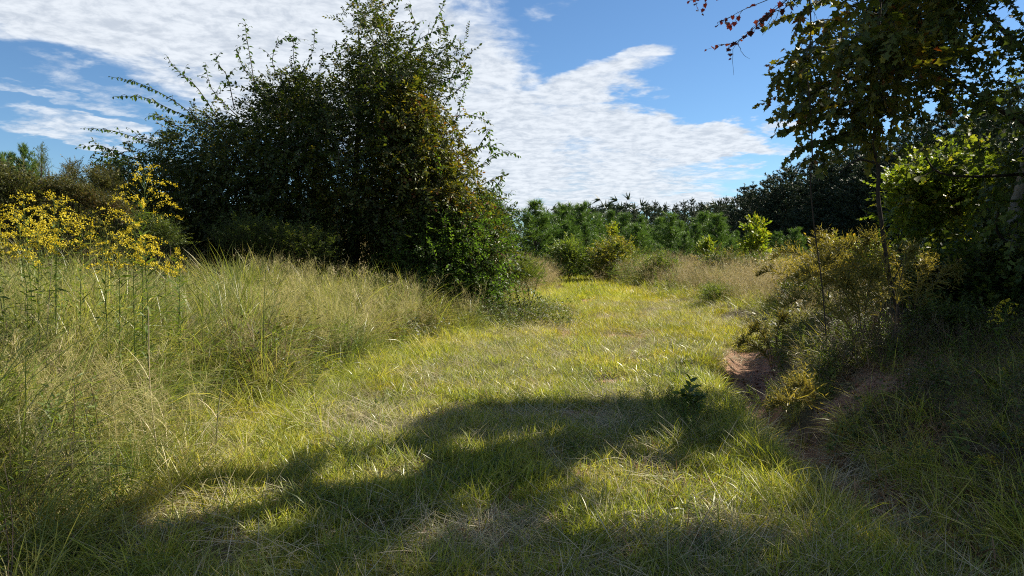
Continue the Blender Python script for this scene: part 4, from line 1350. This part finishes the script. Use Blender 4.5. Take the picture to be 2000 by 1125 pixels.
for q in MB:
    pts = [at(a_, b_, 8.4 - .15 * i + rng.normal(0, .08)) for i, (a_, b_) in enumerate(q)]
    pth = spline(pts, 14)
    leafy_path(mg, pth, MAPLE, .10, .045, .010, .7, .25, store=ms)
    for f in (.4, .55, .7, .85):
        i = int(f * 13)
        e_ = pth[i] + np.array([rng.normal(-.05, .15), rng.normal(0, .15), rng.uniform(-.22, .1)])
        leafy_path(mg, spline([pth[i], (pth[i] + e_) / 2 + (0, 0, .03), e_], 6), MAPLE, .095, .04, .004, .7, .2, store=ms)
rest = leaf_objects('leaf', mp, mb, ms, MAPLE, [M['maple_leaf']], 290)
mg.inst(MAPLE, *rest)
link('foliage', mg.mesh('foliage', [M['maple_leaf'], M['twig']], mb), mp)['kind'] = 'stuff'
g = Geo()
g.tube(spline([at(1708, 318, 8.4), at(1680, 312, 8.3), at(1655, 325, 8.2), at(1640, 338, 8.2)], 12), np.linspace(.014, .006, 12), 5)
g.tube(spline([at(1740, 560, 8.5), at(1758, 520, 8.6), at(1770, 480, 8.6)], 8), np.linspace(.010, .004, 8), 4)
link('dead_branch', g.mesh('dead_branch', [M['bark']], mb), mp)

# bare hanging vine
vb = at(1612, 660, 8.0); vb[2] = float(height(vb[0], vb[1]))
vn_ = thing('hanging_vine', 'thin bare vine hanging straight down left of the slender maple', 'vine', vb)
g = Geo()
vp = [(1580, -160), (1582, 0), (1580, 60), (1578, 140), (1582, 200), (1586, 300), (1584, 360), (1590, 450), (1600, 520), (1608, 590), (1612, 655)]
pp = spline([at(a_ + rng.normal(0, 1.5), b_, 8.0) for a_, b_ in vp], 60)
g.tube(pp, .0075, 5)
link('stem', g.mesh('stem', [M['twig']], vb), vn_)
for (a_, b_, c_, d_) in [(1582, 10, 1598, 40), (1580, 38, 1562, 30), (1596, 0, 1590, 45), (1582, 180, 1570, 215), (1604, 330, 1608, 300), (1586, 300, 1600, 320)]:
    g = Geo(); g.tube(wiggle(at(a_, b_, 8), at(c_, d_, 8), 6, .08), np.linspace(.004, .0015, 6), 3)
    link('twig', g.mesh('twig', [M['twig']], vb), vn_)

# overhanging twigs with small dark red leaves, top right of the sky, part of the same maple
rg = Geo(); rs = []
RB = [[(1760, -420), (1700, -250), (1640, -90), (1560, -20), (1500, 25), (1440, 85)], [(1600, -60), (1520, -10), (1450, 20), (1400, 50)], [(1560, -20), (1490, 40), (1440, 80), (1400, 88)],
      [(1620, -70), (1540, 10), (1510, 25), (1470, 62)], [(1500, -60), (1430, -10), (1380, -4), (1345, 2)]]
for q in RB:
    pth = spline([at(a_, b_, 7.6 + .1 * i) for i, (a_, b_) in enumerate(q)], 16)
    leafy_path(rg, pth, MAPLE, .062, .05, .007, .5, .62, store=rs)
    for f in (.7, .8, .9):
        i = int(f * 15)
        e_ = pth[i] + np.array([rng.uniform(-.22, .02), rng.normal(0, .1), rng.uniform(-.22, .08)])
        leafy_path(rg, spline([pth[i], (pth[i] + e_) / 2, e_], 5), MAPLE, .058, .045, .003, .5, .35, store=rs)
for q in [[(1500, 25), (1485, 45), (1470, 62), (1455, 65)], [(1470, 55), (1440, 85), (1430, 110), (1434, 148)], [(1442, 84), (1450, 105), (1465, 115)], [(1525, 8), (1515, 40), (1495, 60), (1487, 72)], [(1510, 20), (1500, 48), (1478, 45)]]:
    pth = spline([at(a_, b_, 7.9) for a_, b_ in q], 9)
    rg.tube(pth + rng.normal(0, .006, pth.shape), np.linspace(.004, .0015, 9), 3, 1)
rest = leaf_objects('red_leaf', mp, mb, rs, MAPLE, [M['red_leaf']], 140)
if len(rest[0]): rg.inst(MAPLE, *rest)
link('overhanging_twigs', rg.mesh('overhanging_twigs', [M['red_leaf'], M['twig']], mb), mp)

# big shady tree at the right picture edge
bb = at(2040, 690, 9.6); bb[2] = float(height(bb[0], bb[1]))
bt = thing('shady_maple', 'big shady broadleaf tree with pale trunk filling the right picture edge', 'tree', bb)
g = Geo()
g.tube(spline([bb - (0, 0, .2), at(2010, 560, 9.5), at(1978, 470, 9.3), at(1988, 400, 9.3), at(2010, 300, 9.4), at(2030, 100, 9.6), at(2030, -250, 9.8)], 24), np.linspace(.13, .05, 24), 9)
link('trunk', g.mesh('trunk', [M['pale_bark']], bb), bt)
for (q, r0) in [([(2020, 520), (1960, 470), (1945, 440), (1950, 415)], .03), ([(2000, 340), (1900, 345), (1830, 335), (1800, 290)], .022), ([(2010, 250), (1900, 180), (1830, 120), (1790, 60)], .03), ([(2020, 120), (1920, 20), (1850, -60)], .035)]:
    g = Geo(); g.tube(spline([at(a_, b_, 9.3 - .2 * i) for i, (a_, b_) in enumerate(q)], 12), np.linspace(r0, r0 * .3, 12), 6)
    link('limb', g.mesh('limb', [M['bark']], bb), bt)
bg_ = Geo(); bs = []
bpoly = [(1800, -250), (1780, 60), (1770, 160), (1790, 215), (1795, 290), (1870, 280), (1950, 320), (1960, 450), (1900, 520), (2200, 540), (2300, 100), (2250, -250)]
C = crown_points(bpoly, 9.6, 2.0, 540, 200, .22, 60)
C = np.concatenate([C, crown_points([(1850, -700), (1780, -250), (2300, -250), (2300, -700)], 10, 2.0, 200, 250)])
C[:, 1] = np.maximum(C[:, 1], 7.0)
grow(bg_, C, 10, SH_ML, .22, .8, 1.25, centre=at(2000, 100, 10), out=.5, up=-.05, flt=shadow_ok)
for q in [[(1830, 240), (1800, 230), (1775, 215), (1762, 208)], [(1830, 300), (1800, 290), (1785, 285), (1780, 292)], [(1840, 180), (1800, 190), (1780, 220), (1772, 250)], [(1830, 330), (1790, 345), (1760, 300), (1755, 296)]]:
    pth = spline([at(a_, b_, 8.6) for a_, b_ in q], 10)
    leafy_path(bg_, pth, MAPLE, .085, .04, .006, .6, .2, store=bs)
rest = leaf_objects('leaf', bt, bb, bs, MAPLE, [M['deep_leaf']], 80)
if len(rest[0]): bg_.inst(MAPLE, *rest)
link('foliage', bg_.mesh('foliage', [M['deep_leaf'], M['twig']], bb), bt)['kind'] = 'stuff'

SH_mp2 = [shoot(rng, 8, .42, MAPLE_LO, .12, .3, .15, twigw=.005)[0] for _ in range(4)]
SH_mp3 = [shoot(rng, 9, .36, MAPLE_LO, .085, .3, .2, twigw=.004)[0] for _ in range(5)]
M['lit_leaf'] = leaf_mat('lit_maple_leaf', [(0, (.06, .10, .02)), (.4, (.11, .16, .022)), (.8, (.20, .22, .03)), (1, (.30, .20, .03))], trans=.5, tcol=(1.3, 1.3, .5), patch=.5, pscale=1.5)  # maple leaf with the sunlit glow put into its colour
RIGHT = [
    ('sunlit_maple', 'small yellow lit maple spray low behind the slender trunk', 'maple tree', [(1735, 330), (1765, 320), (1790, 350), (1785, 400), (1750, 410), (1730, 380)], 12.4, .4, 40, 8, SH_mp2, M['yellow_leaf'], (.5, .8), .1),
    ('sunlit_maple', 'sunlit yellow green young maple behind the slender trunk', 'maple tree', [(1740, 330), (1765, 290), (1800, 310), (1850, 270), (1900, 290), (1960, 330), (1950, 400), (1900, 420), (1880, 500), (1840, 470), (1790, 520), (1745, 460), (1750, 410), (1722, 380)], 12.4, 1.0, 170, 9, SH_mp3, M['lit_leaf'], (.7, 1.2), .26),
    ('orange_sapling', 'orange tinged sapling among the shady shrubs at the right', 'sapling', [(1840, 370), (1870, 360), (1890, 410), (1870, 450), (1842, 430)], 12.0, .4, 24, 7, SH_M, M['gold_leaf'], (.7, 1.0), .1),
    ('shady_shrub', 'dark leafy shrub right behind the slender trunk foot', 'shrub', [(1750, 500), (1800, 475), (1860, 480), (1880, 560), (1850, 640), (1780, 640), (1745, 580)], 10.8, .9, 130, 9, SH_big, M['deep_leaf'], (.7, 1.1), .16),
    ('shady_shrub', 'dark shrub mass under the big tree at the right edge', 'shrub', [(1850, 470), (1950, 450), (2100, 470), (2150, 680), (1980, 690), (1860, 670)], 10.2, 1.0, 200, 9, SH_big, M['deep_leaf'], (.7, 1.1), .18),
    ('shady_shrub', 'low dim green shrub on the bank below the big tree', 'shrub', [(1760, 610), (1830, 590), (1930, 620), (1950, 690), (1840, 700), (1770, 680)], 9.0, .5, 90, 9, SH_small, M['deep_leaf'], (.8, 1.3), .12),
]
for (nm, lab, cat, poly, yy_, th, n, pr, tm, mt, sz, sp) in RIGHT:
    make_shrub(nm, lab, cat, poly, yy_, th, n, pr, tm, [mt, M['twig']], size=sz, spread=sp, bulge=60, up=.3, gaps=.33, flt=lambda P_: shadow_ok(P_, True))

# trees that stand beyond the right picture edge and shade the foreground
def shade_tree(label, x, y, hc, rx, rz, n, grp):
    b = np.array([x, y, float(height(x, y))])
    T = thing('woodland_tree', label, 'tree', b, grp)
    g = Geo(); g.tube(wiggle(b - (0, 0, .2), b + (0, 0, hc + rz * .6), 10, .03), np.linspace(.2, .05, 10), 8)
    d_ = rand_dir(n) * (rng.random((n, 1)) ** .4)
    C = b + np.array([0, 0, hc]) + d_ * np.array([rx, rx, rz])
    for i in range(7):
        g.tube(wiggle(b + (0, 0, hc - rz * .6), C[i], 7, .05), np.linspace(.07, .015, 7), 5)
    link('trunk', g.mesh('trunk', [M['bark']], b), T)
    c_ = Geo()
    grow(c_, C, 8, SH_big, .3, 1.2, 2.0, flt=shadow_ok)
    link('crown', c_.mesh('crown', [M['deep_leaf'], M['twig']], b), T)['kind'] = 'stuff'


gt = 'woodland trees right of the bank'
shade_tree('tall leafy woodland tree just beyond the right end of the bank', 9.8, 8.0, 7.0, 2.6, 3.2, 170, gt)
shade_tree('tall leafy woodland tree behind the shady right bank trees', 12.5, 12.5, 6.5, 2.9, 3.8, 200, gt)
shade_tree('tall leafy woodland tree on the near part of the right bank', 8.2, 4.6, 6.0, 2.4, 2.8, 150, gt)
shade_tree('spreading woodland tree deeper to the right of the bank', 13.5, 7.5, 7.5, 3.2, 3.6, 200, gt)
shade_tree('tall woodland tree standing furthest back on the right', 15.5, 17.0, 6.5, 3.0, 4.0, 180, gt)


# --- goldenrods ---
def goldenrod(label, px, ptop, pbase_y, y, group, plume=.45, lean=0.0, nbr=22, fade=False):
    top = at(px, ptop, y)
    gz = float(height(top[0], y))
    b = np.array([top[0] - lean, y, gz])
    T = thing('goldenrod', label, 'goldenrod', b, group)
    h = top[2] - gz
    n = 10
    u = np.linspace(0, 1, n)[:, None]
    pth = b + (top - b) * u + np.cumsum(rng.normal(0, .008, (n, 3)), 0)
    g = Geo(); g.tube(pth, np.linspace(.0055, .002, n), 5)
    link('stem', g.mesh('stem', [M['weed']], b), T)
    g = Geo()
    h = max(h, .35); nl = max(8, int(h * 42))
    uu = np.linspace(.1, max(.4, 1 - plume * .5 / h), nl)
    P = np.stack([np.interp(uu, u[:, 0], pth[:, j]) for j in range(3)], 1)
    a_ = np.arange(nl) * 2.4; e_ = rng.normal(.25, .35, nl)
    D = np.stack([np.cos(a_) * np.cos(e_), np.sin(a_) * np.cos(e_), np.sin(e_)], 1)
    g.inst(LANCE, P, frames(D, rng.normal(0, .3, nl)), rng.uniform(.06, .12, nl))
    link('leaves', g.mesh('leaves', [M['weed']], b), T)['kind'] = 'stuff'
    g = Geo(); fl = Geo()
    for k in range(nbr):
        f = (k + .5) / nbr
        z0 = 1 - plume / h * (1 - f)
        p0 = np.array([np.interp(z0, u[:, 0], pth[:, j]) for j in range(3)])
        L = (.05 + .26 * (1 - f) ** .8) * rng.uniform(.7, 1.15) * plume / .45
        aa = rng.uniform(0, 6.28)
        out = np.array([math.cos(aa), math.sin(aa), 0])
        p1 = p0 + out * L * .55 + np.array([0, 0, L * .55]); p2 = p0 + out * L + np.array([0, 0, L * .42])
        q = spline([p0, p1, p2], 9)
        g.tube(q, np.linspace(.0018, .0008, 9), 3)
        m_ = int(6 + L * 150)
        v = rng.uniform(.25, 1, m_)
        P = np.stack([np.interp(v, np.linspace(0, 1, 9), q[:, j]) for j in range(3)], 1)
        P += np.stack([rng.normal(0, .008, m_), rng.normal(0, .008, m_), np.abs(rng.normal(0, .012, m_))], 1)
        fl.inst(FLOR, P, frames(rand_dir(m_) + (0, 0, .4), rng.uniform(0, 6, m_)), rng.uniform(.5, 1.0, m_) * (.7 if fade else 1))
    link('flower_stalks', g.mesh('flower_stalks', [M['weed']], b), T)
    link('flowers', fl.mesh('flowers', [M['gold_flower'] if not fade else M['yellow_grass']], b), T)['kind'] = 'stuff'
    return T


_f = np.array([(0, 0, 0), (.008, .007, .003), (.016, 0, 0), (.008, -.007, .003)])
FLOR = [(_f, np.array([(0, 1, 2, 3)]), 0)]
gg = 'goldenrods flowering on the left bank'
for (lab, px, pt, y, pl, ln, nb) in [
    ('tallest goldenrod with large leaning yellow plume against the dark thicket', 283, 338, 6.2, .62, .10, 30),
    ('goldenrod with flat yellow crown just below the tallest one', 258, 440, 6.0, .42, .03, 24),
    ('goldenrod at the lower right of the tall yellow clump', 272, 470, 5.8, .36, -.03, 22),
    ('goldenrod with drooping golden sprays low in the tall clump', 238, 462, 5.9, .40, .02, 22),
    ('half open goldenrod with greenish buds left of the tallest one', 205, 420, 6.1, .32, .03, 14),
    ('goldenrod with topmost pale plume of the left clump', 48, 382, 6.3, .36, -.06, 18),
    ('goldenrod with dense plume right of the pale topmost one', 98, 385, 6.2, .48, .04, 26),
    ('goldenrod arching right in the middle of the left clump', 118, 410, 6.0, .45, .10, 24),
    ('goldenrod with wide plume at the left side of the left clump', 40, 415, 5.9, .44, -.05, 24),
    ('goldenrod lowest in the left clump with browning tips', 70, 445, 5.7, .38, .02, 22),
    ('small goldenrod with single umbrella plume between the two clumps', 150, 432, 6.4, .22, .04, 12),
    ('goldenrod cut by the left picture edge', -4, 440, 5.8, .34, -.05, 18),
    ('small goldenrod with upright yellow spike right of the clumps', 345, 488, 7.0, .16, -.02, 9),
    ('small goldenrod with bright low spray right of the clumps', 358, 512, 6.8, .18, .05, 12),
    ('small goldenrod with flat spray left of the bright low one', 326, 514, 6.9, .16, -.03, 9)]:
    goldenrod(lab, px, pt, 0, y, gg, pl, ln, nb, fade=('buds' in lab))
g2 = 'goldenrods flowering on the shaded right bank'
for (lab, px, pt, y, pl, ln, nb) in [
    ('goldenrod with bright yellow plume at the lower right edge of the picture', 1938, 905, 4.6, .16, .10, 12),
    ('dim goldenrod upper of two on the right bank slope', 1880, 835, 5.4, .16, .05, 9),
    ('goldenrod leaning in from the right picture edge over the bank', 1975, 585, 7.0, .26, .15, 14),
    ('goldenrod at the right edge above the bright lower one', 1985, 880, 4.8, .16, -.05, 9)]:
    goldenrod(lab, px, pt, 0, y, g2, pl, ln, nb)


# --- feathery dark weeds beside the gully ---
def feather_weed(label, bx, by, tips, group, mat='fennel'):
    b = np.array([bx, by, float(height(bx, by))])
    T = thing('feathery_weed', label, 'weed', b, group)
    for (dx_, dy_, h, cur) in tips:
        g = Geo()
        e_ = b + np.array([dx_, dy_, h]); m_ = b + np.array([dx_ * .3, dy_ * .3, h * .65])
        pth = spline([b, m_, e_, e_ + np.array([dx_ * cur, 0, -abs(cur) * .25])], 16)
        g.tube(pth, np.linspace(.006, .0015, 16), 4)
        u = np.repeat(np.linspace(.25, .98, 60), 2)
        P = np.stack([np.interp(u, np.linspace(0, 1, 16), pth[:, j]) for j in range(3)], 1)
        L_ = .26 * np.sin(np.clip((1.05 - u) * 2.2, 0, 1.57)) + .04
        D = norm(rand_dir(120) * .6 + np.array([.35 * np.sign(dx_), 0, .35]))
        s = Geo()
        R = frames(D, rng.uniform(0, 6, 120))
        T_ = np.array([(0, -.5, 0), (0, .5, 0), (.55, .4, .05), (.55, -.4, .05), (1, 0, -.05)])
        for q in range(120):
            V = (T_ * np.array([L_[q], .011, L_[q]])) @ R[q].T + P[q]
            g.add(V, [(0, 1, 2, 3)], 1); 
            tw = 5
            for w2 in range(tw):
                f = (w2 + 1) / (tw + 1)
                c_ = P[q] + D[q] * L_[q] * f
                d2 = norm(D[q] + rng.normal(0, .8, 3)) * .05
                sd_ = norm(np.cross(d2, rng.normal(size=3))) * .0038
                g.add([c_ - sd_, c_ + sd_, c_ + d2], [(0, 1, 2)], 1)
        link('stalk', g.mesh('stalk', [M['dead_stem'], M[mat]], b), T)


gf = 'feathery arching weeds beside the gully'
feather_weed('dark feathery weed arching left over the bare gully floor', 3.95, 8.2, [(-.5, -.1, 1.0, .6), (-.3, .1, 1.15, .5), (-.15, 0, .9, .4), (-.65, 0, .7, .4), (.1, 0, 1.0, .3)], gf)
feather_weed('feathery weed with tall arching stalks in front of the slender trunk', 4.35, 8.3, [(-.6, .1, 1.15, .5), (-.25, 0, 1.35, .4), (.15, 0, 1.2, .3), (-.9, 0, .95, .3), (-.4, .2, 1.25, .5)], gf)
feather_weed('pale sunlit feathery weed behind the hanging vine', 4.9, 10.8, [(-.7, .1, 1.2, .5), (-.3, 0, 1.4, .5), (.25, 0, 1.25, .3), (-1.0, 0, .9, .3)], gf)
feather_weed('brown feathery weed low at the left end of the weed patch', 3.75, 10.4, [(-.25, 0, .7, .4), (.1, 0, .85, .3), (-.4, 0, .5, .3)], gf)
feather_weed('feathery weed drooping beside the foot of the slender trunk', 4.9, 8.9, [(.1, 0, 1.0, .3), (-.3, 0, 1.1, .5), (.4, 0, .9, .3)], gf)
feather_weed('single brown stalk leaning down over the lower gully', 3.05, 7.2, [(-.5, -.5, .25, .3), (-.3, -.3, .35, .3)], gf)

# dark dead herb mass beside the gully
P = ground_pts(230, 3.2, 5.2, 7.4, 10.2, lambda x, y: np.exp(-(((x - 4.1) / .75) ** 4 + ((y - 8.8) / 1.1) ** 4)) * .9 * sun_gap(x, y))
scatter('dry_herbs_by_gully', c_dead, P, rng.uniform(.6, 1.1, len(P)), tilt=.3)
P = ground_pts(500, 3.0, 5.4, 7.2, 10.4, lambda x, y: np.exp(-(((x - 4.1) / .95) ** 4 + ((y - 8.8) / 1.3) ** 4)) * .6 * sun_gap(x, y))
scatter('olive_weeds_by_gully', c_weed, P, rng.uniform(.4, .9, len(P)), tilt=.25)

# broad-leaved plant in the track
pb = at(1345, 870, 6.9); pb[2] = float(height(pb[0], pb[1]))
pk = thing('broadleaf_weed', 'upright weed with broad dark green leaves left of the gully', 'weed', pb)
s = leafy_stem(np.random.default_rng(3), .40, 20, LEAF, .15, .45, lean=.04, rad=.006)
F_l = [x for x in s.F if x[1] == 0]; F_s = [x for x in s.F if x[1] == 1]
for q_ in range(7):
    s2 = leafy_stem(np.random.default_rng(8 + q_), .28, 14, LEAF, .12, .3, lean=.5, rad=.004)
    merge(s, s2)
link('leafy_stem', s.mesh('leafy_stem', [M['weed'], M['dead_stem']], (0, 0, 0)), pk)

P = ground_pts(260, 1.0, 2.3, 5.6, 8.2, lambda x, y: np.exp(-(((x - 1.75) / .5) ** 2 + ((y - 7.0) / .8) ** 2)))
scatter('weed_patch', c_weed, P, rng.uniform(.25, .5, len(P)), tilt=.3)
P = ground_pts(500, 1.0, 2.5, 5.6, 8.2, lambda x, y: np.exp(-(((x - 1.8) / .5) ** 2 + ((y - 7.0) / .8) ** 2)))
scatter('weed_patch_grass', c_half, P, rng.uniform(.4, .75, len(P)), tilt=.3)

# single tall grass stalks and dead stems among the meadow
gs = 'tall stalks standing out of the meadow'
for i, (lab, px, pt, y, mt) in enumerate([
    ('pale dead stalk leaning right below the left goldenrod clump', 102, 500, 5.6, 'straw'),
    ('tall bright grass stalk leaning right before the thicket', 520, 505, 7.5, 'green_grass'),
    ('long grass stalk reaching up left of the bright leaning one', 395, 520, 6.5, 'green_grass'),
    ('pale bleached stalk in the middle of the left meadow', 290, 600, 5.0, 'straw'),
    ('pale bent stalk low in the left meadow', 455, 660, 5.4, 'straw')]):
    top = at(px, pt, y); ln = rng.uniform(-.15, .25)
    b = np.array([top[0] - ln, y, float(height(top[0] - ln, y))])
    T = thing('grass_stalk', lab, 'grass stalk', b, gs)
    g = Geo(); q = spline([b, (b + top) / 2 + (-.03, 0, .04), top], 10); g.tube(q, np.linspace(.006, .002, 10), 4)
    link('stem', g.mesh('stem', [M[mt]], b), T)
    for j_ in range(6):
        g = merge(Geo(), blades(1, (.25, .5), (.006, .011), (.3, .7), (.3, 1.2), .01, rng, 4, 0, centre=q[rng.integers(1, 7, 1)]))
        link('blade', g.mesh('blade', [M[mt]], b), T)

# --- fallen logs under the thicket, stones on the bank ---
for (lab, p0, p1, yy_, r_) in [('pale fallen log lying under the thicket', (690, 490), (770, 502), 15.6, .07), ('short broken log below the pale one under the thicket', (735, 505), (800, 500), 15.3, .045)]:
    a_, b_ = at(*p0, yy_), at(*p1, yy_ + .4)
    a_[2] = height(a_[0], a_[1]) + .45; b_[2] = height(b_[0], b_[1]) + .42
    T = thing('fallen_log', lab, 'log', (a_ + b_) / 2 * (1, 1, 0) + (0, 0, float(height(*((a_ + b_) / 2)[:2]))), 'fallen logs under the thicket')
    g = Geo(); g.tube(wiggle(a_, b_, 9, .03), np.linspace(r_, r_ * .7, 9), 8)
    link('trunk', g.mesh('log_trunk', [M['log']], T.location), T)


def stone(label, x, y, s, group, mat='stone'):
    import bmesh
    bm = bmesh.new(); bmesh.ops.create_icosphere(bm, subdivisions=2, radius=s)
    r = np.random.default_rng(int(abs(x * 1000)))
    for v in bm.verts:
        v.co *= r.uniform(.75, 1.2); v.co.z *= .6
    me = bpy.data.meshes.new('stone'); bm.to_mesh(me); bm.free(); me.materials.append(M[mat])
    o = link('stone', me, None, (x, y, float(height(x, y)) + s * .35)); tag(o, label, 'stone', group)


g3 = 'pale stones on the clay bank'
stone('pale stone lying on the clay bank right of the gully', 4.0, 7.35, .028, g3)
stone('small pale stone just below the larger one on the clay bank', 3.9, 7.12, .018, g3)
